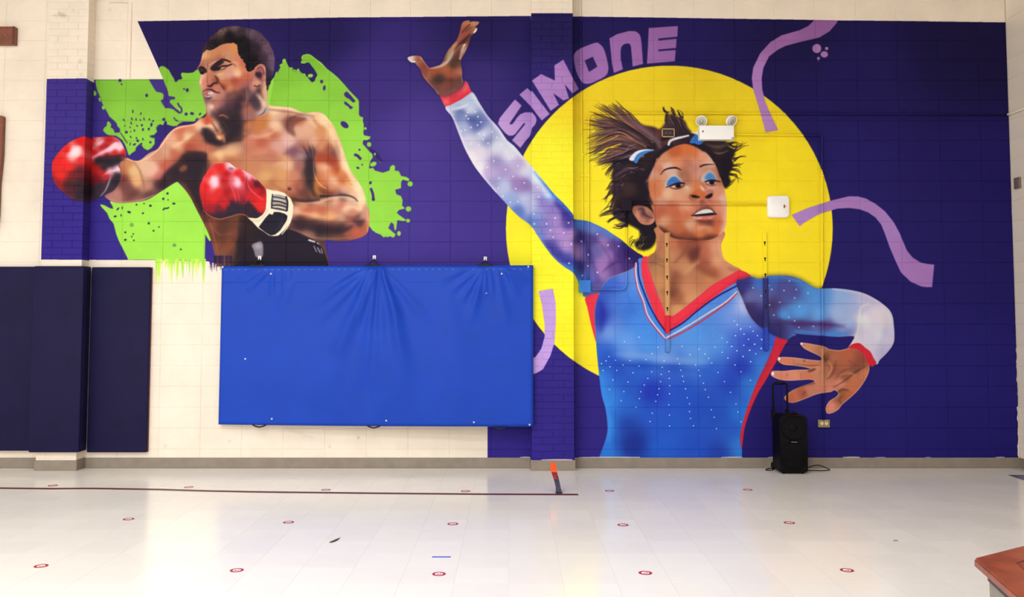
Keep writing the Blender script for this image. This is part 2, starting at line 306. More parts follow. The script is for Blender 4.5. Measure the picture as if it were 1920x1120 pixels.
    # ---- raised arm
    arm = [835,200,848,220,860,250,870,275,879,293,890,312,905,332,920,350,936,368,952,385,960,394,975,408,995,423,1010,445,1024,465,1040,485,1058,500,1075,512,1085,530,1092,545,1096,557,1124,550,1128,540,
       1135,530,1145,521,1165,513,1180,507,1196,497,1206,482,1195,474,1180,463,1165,450,1150,440,1135,430,1115,420,1100,414.5,1077,411,1075,404,1066,392,1055,380,1040,365,1025,347,1010,328,997,312,980,293,
       965,275,950,262,935,240,915,218,900,195,884,172,860,185]
    AM = G(arm, [(845,205,196,210,238),(870,190,190,208,238),(880,210,218,228,250),(862,213,120,135,195),(885,222,86,100,172),(895,236,104,118,186),(905,252,215,222,248),(870,240,176,188,228),(880,265,216,216,242),
       (914,263,146,156,206),(930,275,222,226,246),(900,285,232,226,246),(885,295,246,242,252),(955,290,224,228,250),(930,305,166,156,212),(915,320,200,180,228),(945,320,178,162,218),(970,310,198,182,232),
       (985,320,226,226,250),(900,315,242,242,252),(925,345,166,166,218),(945,350,196,206,242),(970,345,166,140,202),(985,345,156,130,192),(1005,335,226,240,255),(1030,365,160,190,246),(1015,350,186,176,228),
       (960,375,160,182,232),(985,375,206,212,240),(995,390,196,202,234),(972,395,104,130,206),(1020,380,150,136,208),(1005,400,150,160,220),(1040,395,150,130,202),(1050,385,108,98,190),(1060,405,68,54,150),
       (1045,410,176,150,212),(1000,415,110,140,216),(1020,425,140,130,202),(1030,440,166,146,212),(1050,435,186,152,218),(1065,420,84,70,160),(1070,440,190,152,212),(1060,460,190,156,218),(1030,460,84,76,166),
       (1015,440,120,140,216),(1045,475,74,76,170),(1065,490,74,80,180),(1072,505,70,130,222),(1085,420,80,126,206),(1110,428,116,140,216),(1140,437,96,120,206),(1085,445,60,46,122),(1110,450,90,76,150),
       (1130,455,166,130,192),(1150,460,100,76,150),(1180,475,48,34,106),(1170,460,60,46,130),(1120,470,116,110,182),(1140,480,162,126,192),(1165,480,74,50,126),(1100,475,90,86,166),(1085,475,166,130,186),
       (1085,500,60,50,126),(1130,495,172,132,202),(1125,510,166,130,196),(1150,500,110,80,152),(1175,495,84,60,140),(1190,485,48,32,106),(1105,520,96,100,190),(1090,530,70,130,216),(1115,535,110,96,170),(1100,545,74,130,216)], blur=.6, eps=90., power=2.2)
    L([836,203,850,226,862,256,872,282,884,304,902,330,930,362], 6, (246,240,252), 2, .9, AM)
    L([884,176,902,200,925,230,955,268,985,300,1000,318], 6, (236,240,254), 2, .8, AM)
    L([1000,322,1020,345,1045,374,1074,406], [3,5,6], (58,132,226), 1.2, .9, AM); L([996,320,1012,345,1030,370], 8, (224,240,255), 3, .8, AM)
    L([962,398,990,424,1012,452,1042,490,1074,514], [3,7,9], (124,166,240), 2, .8, AM); L([1048,494,1075,512], 8, (64,132,224), 2, .9, AM)
    L([842,206,860,203,878,196], [1,5,2], (246,246,252), 1.5, .9, AM); L([845,208,868,210,886,224,902,244], [1,6,9,2], (92,106,172), 3, .55, AM)
    L([1040,378,1058,396,1074,412], [3,9,11], (66,54,150), 3, .8, AM); L([1020,452,1045,478,1074,494], [5,10,10], (70,66,160), 3.5, .6, AM)
    L([1080,414,1110,421,1140,436,1165,454], [6,8,4], (92,136,216), 2, .8, AM); L([1098,440,1120,452,1140,478,1148,500], [3,3,3], (80,56,134), 2.5, .5, AM)
    L([1128,512,1142,500,1160,490,1180,486], [1,4,2], (82,54,128), 1.6, .8, AM); L([1080,430,1096,448,1108,486,1124,530], [4,6,6,3], (60,48,126), 3, .6, AM)
    L([1100,500,1108,525,1104,550], [4,7,5], (104,130,216), 3, .7, AM)
    for q in [(877,211),(891,210),(874,217),(896,219),(878,223),(902,229),(883,239),(898,251),(908,253),(922,247),(932,258),(872,244),(895,235),(884,270),(915,269),(940,271),(948,284),(926,302),(914,314),(948,318),(961,293),(955,298),
        (971,311),(936,334),(962,331),(934,353),(983,343),(957,379),(967,354),(943,368),(971,378),(1008,351),(1010,369),(1001,401),(1041,409),(1025,420),(1057,437),(1071,458),(1067,494),(1090,453),(1120,439),(1103,478),(1140,460),(1160,462),
        (1180,485),(1120,511),(1102,499),(1092,517),(1037,445),(1032,432),(1002,420),(898,272),(906,262),(865,246),(1066,418)]:
        D(q[0],q[1],1.5,1.5,(236,236,255),0,.3)
    # cuff and open hand
    CM = F([824,179,845,176,868,162,872,151,877,155,884,173,868,185,845,197,834,200], (232,78,92), .5, sm=False)
    D(836,190,6,5,(248,120,124),0,2,.8,CM); D(872,164,5,8,(250,120,130),20,2,.7,CM); L([846,192,862,184,880,172], 3, (206,44,66), 1.4, .7, CM); D(852,182,8,4,(214,56,74),-25,2,.7,CM)
    hand = [764,109,772,105,787,105,793,112,800,122,805,127,815,125,826,121,832,112,838,98,845,88,856,75,862,60,865,47,870,40,880,38,881,42,885,40,898,41,896,46,890,51,894,52,893,58,887,64,882,70,880,80,
       875,92,868,105,864,116,866,135,866,145,869,155,866,163,845,176,824,179,815,168,800,152,793,142,788,130,780,120,777,116,770,116]
    F(np.array(hand), (44,28,88), 4.5, .8)
    H = G(hand, [(768,110,230,220,215),(785,110,166,104,82),(795,125,142,76,66),(800,145,152,92,76),(812,132,170,88,66),(835,130,176,104,72),(845,140,180,98,72),(820,150,72,56,52),(850,120,92,62,56),(840,100,154,118,88),
       (850,85,178,112,86),(860,72,168,96,82),(870,62,162,86,76),(878,55,152,92,72),(886,44,194,148,108),(872,42,194,122,96),(875,78,122,72,62),(868,95,194,164,152),(862,100,122,72,62),(861,135,188,118,96),(860,150,112,76,76),
       (835,165,144,82,76),(840,172,132,96,86),(845,150,112,62,56),(815,165,124,78,72),(856,110,86,58,54)], blur=.5)
    L([805,127,818,126,832,121,843,110,850,95], [2,4,5,3], (226,220,208), 1.2, .85, H); L([838,112,846,94,856,80], [3,4,2], (216,190,160), 1.2, .7, H); L([788,107,797,117,804,127], 2.5, (226,172,140), .8, .9, H)
    L([854,92,862,82,873,79], [1,3,2], (66,38,42), .8, .9, H); L([862,82,872,74,883,64], [2,5,4], (58,32,40), 1.2, .85, H); L([866,62,874,52,882,45], [2,2.4,2], (96,52,50), .7, .9, H)
    L([872,60,880,52,888,50], [2,2,1], (108,60,52), .6, .8, H); L([864,84,857,104,852,126], [3,5,6], (98,60,54), 1.6, .8, H); L([870,84,866,98,862,112], [2,3,3], (222,196,186), .8, .8, H)
    L([875,80,870,100,865,114], 1.6, (206,140,120), .6, .9, H); L([888,62,892,57,894,53], [3,4,2], (238,228,214), .5); L([869,88,872,82], 2.5, (236,230,222), .6, .9, H)
    L([766,111,772,115,779,116], [2,4,3], (238,230,224), .7); L([781,120,790,138,806,158,822,176], [1,2,2,2], (206,150,150), .8, .8, H); D(826,147,9,7,(72,58,54),20,3,.7,H)
    L([806,132,804,142,800,150], 3, (176,120,96), 1.4, .7, H); D(843,165,14,5,(120,72,70),-28,2.5,.6,H); L([866,120,866,140,868,154], 2, (214,150,126), .7, .8, H)
    # ---- side panels
    F([1098,557,1123,551,1117,571,1115,591,1116.5,619,1118,642,1110,616,1102,580], (236,64,88), .5)
    # ---- torso
    torso = [1123,552,1128,540,1135,530,1145,521,1165,513,1180,507,1195,496,1203,484,1260,500,1385,520,1384,545,1392,560,1400,580,1410,598,1425,612,1440,622,1462,632,1456,647,1446,665,1436,690,1422,720,1408,760,
       1397,790,1391,820,1391,845,1391,862,1391,880,1391,880,1115,880,1115,880,1121,864,1130,840,1138,815,1139,795,1135,765,1128,740,1123,700,1119,660,1117,630,1115,591,1117,571]
    TM = G(torso, [(1150,530,70,110,216),(1175,520,122,152,232),(1130,560,60,90,200),(1125,600,40,60,186),(1135,590,36,50,176),(1150,570,90,140,226),(1140,620,142,180,240),(1150,600,110,160,236),(1180,560,76,146,236),
       (1175,585,60,110,216),(1190,530,86,152,236),(1190,600,76,150,240),(1170,640,110,170,246),(1220,620,76,150,240),(1215,650,86,156,240),(1300,630,90,160,240),(1330,610,90,150,236),(1392,578,196,204,246),(1375,600,120,160,240),
       (1360,560,80,140,230),(1400,600,110,150,236),(1400,640,56,76,200),(1430,640,60,90,206),(1380,640,70,110,220),(1350,640,96,160,240),(1440,650,60,110,216),(1300,660,110,160,236),(1180,662,122,166,236),(1130,665,50,110,216),
       (1140,670,36,80,196),(1250,668,130,176,240),(1320,668,100,166,236),(1200,690,40,100,210),(1160,690,36,80,196),(1260,685,40,86,200),(1330,690,46,96,210),(1390,690,40,60,186),(1430,680,70,140,230),(1130,710,60,136,230),
       (1140,750,66,150,240),(1145,800,60,146,240),(1135,850,50,130,226),(1180,720,46,96,206),(1220,735,36,56,186),(1180,760,46,110,216),(1170,800,36,66,170),(1185,830,30,50,150),(1230,780,46,96,210),(1240,840,40,100,210),
       (1265,800,40,96,206),(1280,740,40,90,206),(1320,760,40,86,200),(1350,780,40,86,196),(1300,840,40,90,206),(1350,850,40,70,180),(1385,840,60,140,230),(1385,780,50,126,226),(1405,720,60,136,226),(1370,720,40,76,196),(1370,800,46,96,206)], blur=.6, eps=420., power=2.)
    L([1172,540,1180,565,1192,595], [3,6,2], (66,112,220), 3, .6, TM); L([1124,560,1130,590,1126,625], [5,14,4], (36,44,170), 4, .6, TM)
    L([1150,664,1200,668,1260,675,1330,680], [4,10,14,4], (142,178,238), 4, .6, TM); L([1130,672,1180,685,1250,690,1330,696], [4,10,8,3], (36,80,196), 4, .6, TM)
    L([1126,700,1134,750,1142,790,1140,830], [6,9,10,8], (66,152,242), 3, .8, TM); L([1446,652,1420,720,1398,790,1390,860], [5,8,10,10], (64,144,232), 3.5, .8, TM)
    L([1384,545,1395,570,1402,590], [4,12,4], (196,206,246), 5, .8, TM)
    for k in range(150):                      # fine glitter near the neckline
        a = rng.random(); x = 1180+rng.random()*210; y = 540+rng.random()*110
        D(x,y,.6,.6,(170,206,250),0,.2,.5,TM)
    T2 = []
    for (cx,cy,n,dx,dy) in [(1142,664,0,0,0)]: pass
    for q in z([330,48,300,90,395,84,540,88,470,132,630,143,700,78,760,18,880,90,1015,68,1140,28,1035,120,1195,132,1290,22,1328,66,1358,112,1460,5,1520,64,1670,46,1590,132,1745,100,255,118,340,150,407,186,270,188,570,210,757,200,862,154,
        930,196,852,226,718,266,520,302,368,280,845,298,932,266,1048,184,1065,244,1225,184,1240,240,1420,207,1650,200,1485,298,1275,314,1075,296,938,340,830,370,682,332,478,398,335,377,648,400,815,430,935,420,1095,370,1292,378,1545,406,
        1325,454,1112,460,798,496,634,468,452,490,600,555,928,530,1135,520,1600,522,1353,580,1620,603,1135,598,935,634,762,614,1145,667,1382,655,740,697,1175,740,935,742,1405,768,1650,700,1745,285], 1080,660,5.333).reshape(-1,2): T2.append(q)
    for q in z([820,1020,1060,1010,1140,1095,1290,1090,1390,1018,1460,928,1510,970,1555,1013,1610,1055,1680,1000,1740,1050,1790,990,1595,905,1680,890,1725,940,1770,860,1815,905,1860,945,1905,970,1850,1035,760,1085,630,920,485,965,1610,795,1650,835,1230,1040], 1080,460,5.333).reshape(-1,2): T2.append(q)
    for q in z([90,650,122,690,150,735,100,798,187,783,250,710,278,755,320,798,230,835,290,885,185,895,65,905,115,950,240,945,305,980,180,1007,25,1022,360,835,412,862,360,925,255,1058,95,1090], 1360,480,5.333).reshape(-1,2): T2.append(q)
    for q in T2: D(q[0],q[1],1.15,1.15,(214,226,255),0,.2)
    # red stripe on the far side
    F([1470,640,1480,626,1500,624,1500,662,1462,662], (46,36,116), .5, sm=False)
    L([1479,634,1484,629,1492,627], 4, (84,150,226), .8)
    F([1456,632,1477,637,1470,650,1455,680,1435,715,1420,740,1405,775,1396,805,1391,840,1388,820,1395,785,1412,735,1425,705,1440,675,1450,650], (214,46,72), .5)
    L([1455,640,1440,680,1420,722], [3,6,3], (160,50,90), 2, .5)
    # ---- neck and chest
    neck = [1236,425,1231,445,1229,470,1214,483,1215,500,1222,522,1232,548,1241,572,1250,592,1263,594,1300,564,1335,536,1365,519,1389,507,1375,498,1362,490,1355,480,1352,460,1351,430]
    NM = G(neck, [(1240,450,204,138,106),(1255,480,208,152,112),(1235,500,192,142,102),(1225,490,162,112,86),(1260,460,204,128,96),(1280,455,168,96,76),(1300,450,152,82,66),(1300,475,112,62,56),(1320,470,192,112,90),(1340,465,222,162,132),
       (1345,490,228,168,132),(1320,495,168,96,80),(1335,510,172,102,76),(1365,505,214,152,122),(1270,490,198,138,106),(1285,500,208,152,112),(1265,520,162,102,80),(1260,550,122,72,60),(1270,560,168,102,76),(1240,530,208,152,106),
       (1290,540,208,148,112),(1310,520,188,128,96),(1245,560,204,142,102),(1270,580,218,162,116),(1295,560,218,158,116),(1330,525,208,142,102)], blur=.6, eps=50.)
    L([1292,455,1284,472,1264,494], [6,7,3], (142,84,70), 2.4, .7, NM); L([1312,462,1302,480,1296,490], [8,12,5], (104,58,54), 3, .7, NM); L([1300,492,1322,508,1345,520], [6,12,4], (146,84,66), 3.4, .7, NM)
    L([1268,510,1262,535,1262,556], [4,9,5], (138,84,66), 3, .7, NM); L([1220,492,1240,498,1252,506], [2,3,1], (140,96,80), 1.4, .7, NM); L([1222,478,1240,488,1255,488], [2,3,2], (146,100,84), 1.6, .6, NM)
    L([1282,515,1300,498,1312,490], [3,6,3], (226,172,130), 2.4, .7, NM); L([1240,440,1238,465,1228,484], [4,5,3], (160,112,92), 2, .6, NM); L([1348,450,1350,472,1362,492], 3, (232,180,150), 1.2, .8, NM); L([1365,503,1375,506,1384,508], 4, (160,92,72), 2, .7, NM)
    # red collar and piping
    F([1206,481,1214.5,481,1215,498,1222,520,1230,545,1240,570,1249,591,1262,593,1280,580,1305,560,1335,535,1365,518,1387,506,1400,511,1409,518,1385,527,1365,538,1330,565,1295,592,1262,618,1250,626,1235,605,1222,575,1210,545,1203,515,1202,495],
      (236,62,84), .5, sm=False)
    L([1212,484,1214,505,1226,540,1244,582], 3, (250,90,104), 1.2, .6); L([1262,612,1300,583,1340,552,1385,524], 3, (206,40,66), 1.2, .6)
    for q,w,c in [((1196,492,1198,520,1208,550,1220,578,1235,604,1249,623),2.6,(34,36,126)),((1249,624,1280,606,1310,581,1345,556,1384,535),2.8,(30,34,120)),
        ((1191,493,1190,512,1195,541,1205,566,1212,592,1226,613,1247,637),2.,(206,70,100)),((1193,492,1192,511,1197,540,1207,565,1214,590,1228,611,1248,635),2.4,(236,214,232)),
        ((1249,638,1290,618,1335,589,1365,566,1382,549),2.6,(212,54,76)),((1249,634,1290,611,1330,586,1360,567,1382,547),2.,(242,232,226))]: L(q, w, c, .4)
    # ---- right arm
    ra = [1381,528,1395,523,1408,519,1420,523,1430,522,1440,518,1460,517,1480,518,1500,524,1515,533,1530,541,1545,541,1570,541,1595,544,1620,550,1640,560,1655,570,1668,582,1674,595,1676,612,1677,630,1675,645,1665,660,1650,675,1640,683,
       1600,655,1590,654,1598,640,1600,631,1570,632,1540,630,1510,628,1490,626,1483,628,1477,637,1460,633,1445,626,1425,613,1410,598,1400,580,1392,560,1385,545]
    F(np.array(ra)+np.tile([1,-2], len(ra)//2), (30,22,84), 4, .55)
    RM = G(ra, [(1395,530,60,60,140),(1425,530,76,122,206),(1390,545,56,50,126),(1405,555,112,116,178),(1430,555,106,116,182),(1405,580,66,50,112),(1420,600,50,46,112),(1450,525,70,112,196),(1480,525,80,92,166),(1465,540,86,86,156),(1490,540,86,80,152),
       (1500,532,76,132,212),(1520,545,86,152,222),(1450,570,76,60,116),(1470,590,86,162,232),(1465,575,90,90,160),(1500,585,96,166,236),(1540,560,96,156,226),(1540,590,112,172,236),(1580,560,152,182,232),(1570,590,168,192,236),(1590,610,178,196,236),
       (1460,610,66,50,112),(1500,613,86,60,126),(1550,612,102,76,152),(1590,620,122,132,202),(1500,622,80,120,200),(1560,628,86,142,216),(1450,625,46,50,120),(1600,575,172,186,232),(1620,570,196,196,232),(1630,560,202,192,228),(1640,590,228,218,236),
       (1660,600,228,222,228),(1620,600,228,228,236),(1625,630,218,212,236),(1650,630,222,222,236),(1665,625,206,202,232),(1640,655,218,216,236),(1610,640,222,218,232),(1655,660,192,186,226)], blur=.6, eps=90., power=2.)
    L([1462,582,1490,576,1540,570], [6,12,4], (92,158,230), 4, .5, RM); L([1455,600,1490,607,1540,608,1585,613], [4,9,8,2], (80,54,118), 2.6, .8, RM); L([1490,621,1540,625,1590,627], [3,7,5], (78,144,222), 1.6, .8, RM)
    L([1440,520,1470,520,1505,530,1530,543], [3,5,6,3], (76,138,216), 1.6, .8, RM); L([1456,598,1452,580,1466,566], [5,8,4], (72,56,114), 3, .6, RM)
    L([1632,570,1616,576,1611,592,1610,612,1604,634,1594,650], [2,3.5,3.5,3,4,3], (238,228,220), 1.2, .9, RM); L([1560,542,1610,550,1650,568,1672,595,1675,640], 3, (206,206,236), 1, .8, RM); L([1660,585,1662,610,1655,640,1640,665], [3,6,8,4], (184,180,224), 4, .5, RM)
    for q in [(1412,540),(1427,555),(1447,543),(1470,545),(1480,527),(1493,543),(1515,550),(1490,559),(1462,567),(1443,572),(1451,591),(1499,575),(1490,602),(1498,614),(1525,612),(1479,595),(1441,536)]: D(q[0],q[1],1.4,1.4,(206,210,240),0,.3)
    # spread hand
    h2 = [1501,645,1503,643,1520,645,1545,650,1555,655,1575,657,1593,653,1608,655,1618,662,1627,675,1630,690,1627,703,1618,720,1606,735,1592,748,1580,758,1572,768,1562,774,1553,776,1549,772,1549,763,1556,752,1567,745,1572,738,
       1565,732,1558,735,1545,737,1530,740,1510,748,1490,755,1478,754,1471,748,1473,742,1485,733,1500,726,1520,719,1528,715,1518,712,1500,713,1480,714,1462,712,1448,706,1446,700,1450,696,1470,696,1490,694,1520,693,
       1510,689,1490,686,1470,684,1460,678,1459,673,1465,670,1490,671,1520,675,1540,676,1538,669,1520,660,1507,653]
    S = G(h2, [(1515,650,210,146,114),(1540,658,194,132,102),(1550,670,134,88,66),(1475,678,220,134,106),(1500,680,204,142,116),(1525,682,204,132,102),(1465,704,220,142,122),(1490,705,228,154,128),(1515,703,214,132,106),(1530,690,218,152,122),
       (1490,745,208,122,92),(1505,738,178,102,82),(1520,732,204,138,116),(1540,725,218,142,122),(1560,670,184,112,86),(1590,670,188,106,80),(1615,675,154,86,70),(1605,690,140,90,74),(1580,685,178,106,80),(1565,695,164,96,76),(1550,700,184,122,96),
       (1585,705,154,96,76),(1600,710,198,122,92),(1620,700,208,132,102),(1575,720,218,148,126),(1595,725,204,122,92),(1580,740,166,100,74),(1590,740,194,112,76),(1560,760,218,142,122),(1570,750,172,106,80),(1555,730,218,142,122),(1540,710,208,142,122)], blur=.5, eps=12.)
    hp = P.smooth(P.pts(h2)); L(np.vstack([hp, hp[:1]]).ravel(), 2.2, (248,206,180), .5, .75, S, sm=False)
    for q,w,c in [((1622,688,1604,698,1584,714,1562,727),(2,4,2.4,1.4),(104,66,54)),((1568,676,1564,694,1556,708,1548,712),(1.5,3,2,1),(122,72,58)),((1600,690,1580,696,1566,712),(1,2.4,1),(122,78,62)),((1544,668,1549,676,1552,672),(2,4,3),(104,64,50)),
        ((1486,682,1520,686,1536,684),(1,2,1.4),(150,92,72)),((1515,697,1524,694,1530,692),(3,5,2),(96,58,48)),((1486,731,1510,722,1528,719),(2,4,3),(122,70,54)),((1570,737,1580,731,1592,733),(3,5,2),(106,72,56)),((1580,742,1574,750,1578,758),(2,4,2),(116,74,58)),
        ((1476,706,1476,700),(2,2),(172,100,84)),((1502,700,1502,711),(2,2),(186,112,92)),((1506,742,1510,734),(3,3),(140,80,64)),((1488,680,1488,674),(2,2),(186,112,92)),((1508,680,1508,674),(3,3),(140,86,68)),((1552,676,1560,690,1552,704),(1,2,1),(232,182,150)),
        ((1590,676,1606,684,1618,690),(3,5,3),(150,88,72)),((1574,704,1590,700,1606,704),(2,4,2),(200,132,104))]: L(q, list(w), c, 1., .8, S)
    for q in [(1503,645,2.4,2),(1461,673,2.6,3),(1449,701,2.6,3.4)]: D(q[0],q[1],q[2],q[3],(250,240,250),0,.6)
    D(1559,764,6,8,(226,152,134),25,1.6,.8,S); D(1484,747,9,5,(206,116,88),-22,1.6,.7,S)
    F([1591,653,1600,645,1612,644,1622,652,1632,660,1638,672,1643,681,1636,688,1629,684,1621,668,1608,656], (216,46,66), .5)
    # ---- ear
    E = G([1186,390,1190,386,1200,385,1212,388,1222,396,1228,405,1227,415,1220,421,1210,422,1200,418,1192,408,1186,398], [(1190,395,176,112,96),(1200,390,150,100,92),(1205,400,96,66,74),(1196,402,208,142,120),(1212,395,186,130,110),(1215,410,150,96,86),(1205,415,204,140,118),(1222,416,214,154,130)], blur=.5, eps=8.)
    L([1197,393,1205,392,1208,401,1216,407,1224,409], [3,5,6,4,2], (92,62,72), 1, .85, E); L([1194,396,1196,404,1200,410], 4, (212,148,126), 1, .8, E)
    # ---- face
    face = [1210,343,1216,330,1226,311,1232,295,1245,286,1267,274,1288,270,1306,276,1325,287,1336,300,1344,313,1350,330,1355,343,1359,358,1362,373,1362.5,390,1362,410,1360,425,1355,436,1345,444,1330,450,1310,452,1290,450,1268,448,1252,441,1238,430,1230,420,1227,405,1222,390,1215,370,1217,361]
    FM = G(face, [(1290,280,218,122,72),(1265,285,198,106,66),(1245,300,214,152,116),(1300,290,218,128,82),(1318,292,228,164,138),(1330,305,232,188,168),(1300,302,216,160,140),(1292,307,196,126,104),(1270,305,228,152,116),(1250,312,228,194,184),(1235,318,208,132,106),
       (1228,326,212,164,148),(1260,325,222,190,176),(1280,325,176,120,98),(1300,318,204,140,130),(1310,325,216,160,150),(1325,318,206,150,130),(1340,322,196,136,112),(1347,335,190,120,90),(1225,350,208,126,86),(1232,362,214,132,92),(1235,340,212,140,104),(1245,335,222,166,136),
       (1250,365,232,194,162),(1270,370,228,168,138),(1240,375,218,164,142),(1290,355,224,178,152),(1290,340,190,130,104),(1345,360,218,154,126),(1355,375,232,194,178),(1345,380,222,152,122),(1325,385,202,122,102),(1330,354,208,152,146),(1285,385,228,168,138),(1260,390,202,114,86),
       (1240,395,190,106,84),(1230,402,184,106,82),(1245,415,214,162,128),(1270,400,198,112,82),(1285,405,204,122,92),(1255,430,198,122,86),(1275,430,194,112,76),(1295,420,218,168,142),(1310,430,214,142,106),(1330,430,218,142,96),(1345,430,208,112,72),(1347,415,198,106,76),
       (1356,410,228,168,142),(1356,430,224,168,152),(1318,414,136,72,56),(1330,420,112,66,60),(1310,440,208,122,76),(1280,442,154,82,62),(1250,438,82,46,50),(1330,446,142,76,56),(1300,449,132,72,62),(1310,350,208,126,82),(1303,362,208,112,66),(1316,365,204,110,68),(1308,376,214,150,122),
       (1318,380,176,104,92)], blur=.6, eps=45., power=2.2)
    L([1236,424,1250,440,1270,447,1300,450,1330,446,1348,441], [4,8,6,5,5,2], (78,44,50), 2.6, .8, FM)
    L([1296,325,1302,340,1308,354], [5,8,8], (220,146,104), 2.8, .6, FM); L([1288,322,1290,335,1284,345], [4,7,4], (168,110,90), 3, .6, FM); L([1313,348,1317,354,1321,358], [2,5,3], (246,224,214), 1.4, .9, FM); L([1313,330,1315,342,1324,354], [2,3,2], (176,112,96), 1.8, .7, FM)
    L([1297,361,1300,356,1304,354], [2,4,2], (222,176,146), 1.6, .6, FM); L([1285,349,1291,354], [3,2], (250,222,196), 1.2, .8, FM)
    L([1238,328,1246,319,1257,315.5,1268,315,1277,319], [1,2.4,3.2,3.4,1.6], (52,30,38), .6, .95, FM); L([1312,313,1320,309.5,1330,308.5,1339,308.5], [3.4,3,2,1.2], (60,36,42), .6, .95, FM)
    F([1247,350,1250,339,1257,330.5,1266,329,1274,334,1281,344,1270,346,1258,349], (196,214,232), 1.4, .8, clip=FM); F([1250,348,1253,339,1259,332.5,1266,331.5,1272,336,1278,343,1268,345,1258,347], (64,126,206), 1.1, .95, clip=FM)
    F([1314,341,1317,331,1324,323,1331,320,1338,324,1345,336,1345,339,1330,339], (206,206,214), 1.6, .8, clip=FM); F([1321,336,1324,328,1330,323.5,1336,326,1342,334,1343,338,1330,338], (72,140,208), 1.3, .9, clip=FM)
    F([1256,350,1264,346,1276,344,1283,346,1280,351,1268,354,1259,353], (168,128,118), .6, clip=FM); F([1258,351,1262,347.5,1266,349,1265,353,1260,352.5], (214,186,168), .5, clip=FM); D(1272,348.5,5.4,4.2,(38,18,26),0,.6,1,FM)
    L([1249,351.5,1258,348,1270,344,1280,343.5,1285,345], [1.4,2.6,3.4,3,1.4], (34,22,34), .5, 1, FM); L([1256,351,1265,354.5,1276,353,1284,347], 1.5, (70,40,42), .5, .9, FM); D(1277,347,1.2,1.5,(206,160,150),0,.4,.9,FM)
    F([1322,342,1330,340,1343,340,1345,343,1338,347,1328,346], (176,134,128), .5, clip=FM); D(1335,342.5,5,4,(36,18,26),0,.6,1,FM); D(1327,343,2.2,1.8,(214,180,172),0,.5,.9,FM); D(1340,344,1.3,1.2,(200,180,190),0,.4,.9,FM)
    L([1321,341.5,1330,338.5,1340,338.5,1351,341], [1.4,3,3,1.4], (34,22,34), .5, 1, FM); L([1324,345,1332,348.5,1343,347], 1.5, (104,58,60), .5, .9, FM); L([1326,350,1335,353,1345,350], 2.5, (226,180,172), 1.2, .7, FM)
    F([1295,366.5,1302,365.5,1312,369,1310,371.5,1299,371], (46,24,26), .8, clip=FM); F([1322,370,1327,365.5,1335,362,1336,367,1331,371.5,1325,372], (34,18,26), .8, clip=FM); L([1294,364,1293,371,1299,375,1308,374], [2,2,2,1], (150,80,66), 1, .8, FM)
    L([1300,360,1312,362,1322,360], [3,5,3], (214,118,70), 2, .6, FM); L([1326,360,1334,358,1338,364], [2,3,2], (150,80,62), 1.2, .7, FM); L([1314,374,1316,380,1314,385], 3, (150,86,80), 1.2, .7, FM); L([1322,375,1328,380,1334,384], 3, (232,176,160), 1.4, .7, FM)
    F([1295,404.5,1304,397,1312,390.5,1318,387.5,1326,386.5,1334,389.5,1340,396,1344,402,1336,400,1326,393,1315,395,1305,401], (142,86,82), .7, clip=FM); L([1306,393,1316,386.5,1328,385,1338,390], 2, (190,120,104), 1, .7, FM)
    F([1303,402,1309,397.5,1321,393,1332,393.5,1337,399.5,1326,401,1312,403], (224,228,228), .5, clip=FM); F([1295,405,1305,402.5,1325,400.2,1335,399.2,1344.5,402,1335,404.2,1315,405.5], (32,22,38), .5, clip=FM)
    for x in (1310,1315,1320,1326,1331): L([x,396,x+.3,401], .7, (180,186,190), .3, .7)
    F([1297,406,1310,406,1330,404.5,1343,403.5,1336,410,1322,412.5,1307,410.5], (206,122,112), .8, clip=FM); L([1300,408,1308,410,1316,408.5], 2.5, (238,208,196), 1, .8, FM); L([1328,409,1336,409], 2, (234,180,176), .9, .7, FM)
    L([1306,429,1318,426,1334,427], [3,6,3], (236,176,150), 2, .7, FM); L([1358,375,1361,400,1358,428,1348,442], [2,4,4,2], (236,196,184), 1.4, .8, FM); L([1347,398,1351,410,1347,424], [2,4,3], (190,100,74), 2, .6, FM)
    L([1291,412,1290,425], [5,7], (222,172,150), 3, .5, FM); L([1280,378,1276,392,1282,402], [2,4,2], (234,180,150), 2.6, .5, FM)
    # ---- hair over the brow and head bands
    for q,w in [((1310,272,1330,284,1345,305,1353,332),(8,10,9,5)),((1262,270,1242,282,1230,296),(7,9,8)),((1288,267,1306,271,1322,281),(4,8,9)),((1228,298,1218,318,1211,338),(7,8,6)),((1212,340,1214,362,1222,384),(6,6,4)),((1356,340,1362,350,1358,346),(4,5,3))]: L(q, list(w), HR, 1.3)
    F([1179.5,299,1188,287.5,1198,282,1212,280,1227,281.5,1214,284,1200.6,286.5,1193,293,1188.4,301.5], (238,240,255), .5); F([1188,302,1193.5,291.5,1202,285.5,1212,282.5,1227,282,1215,286,1204,292.5,1198,299,1194,306,1189,304], (72,142,222), .5)
    L([1253,273,1257,264,1267,260,1280,257,1292,254], [4,5.5,5,4,3], (226,226,240), .6); F([1293,267,1306,251,1317,262,1319,266,1311,271.5,1302,269], (58,128,212), .5); F([1294,248,1306,247,1314,243,1315,257,1304,251], (236,234,226), .6); L([1240,262,1252,258,1268,252], [6,8,5], HR, 1.5)

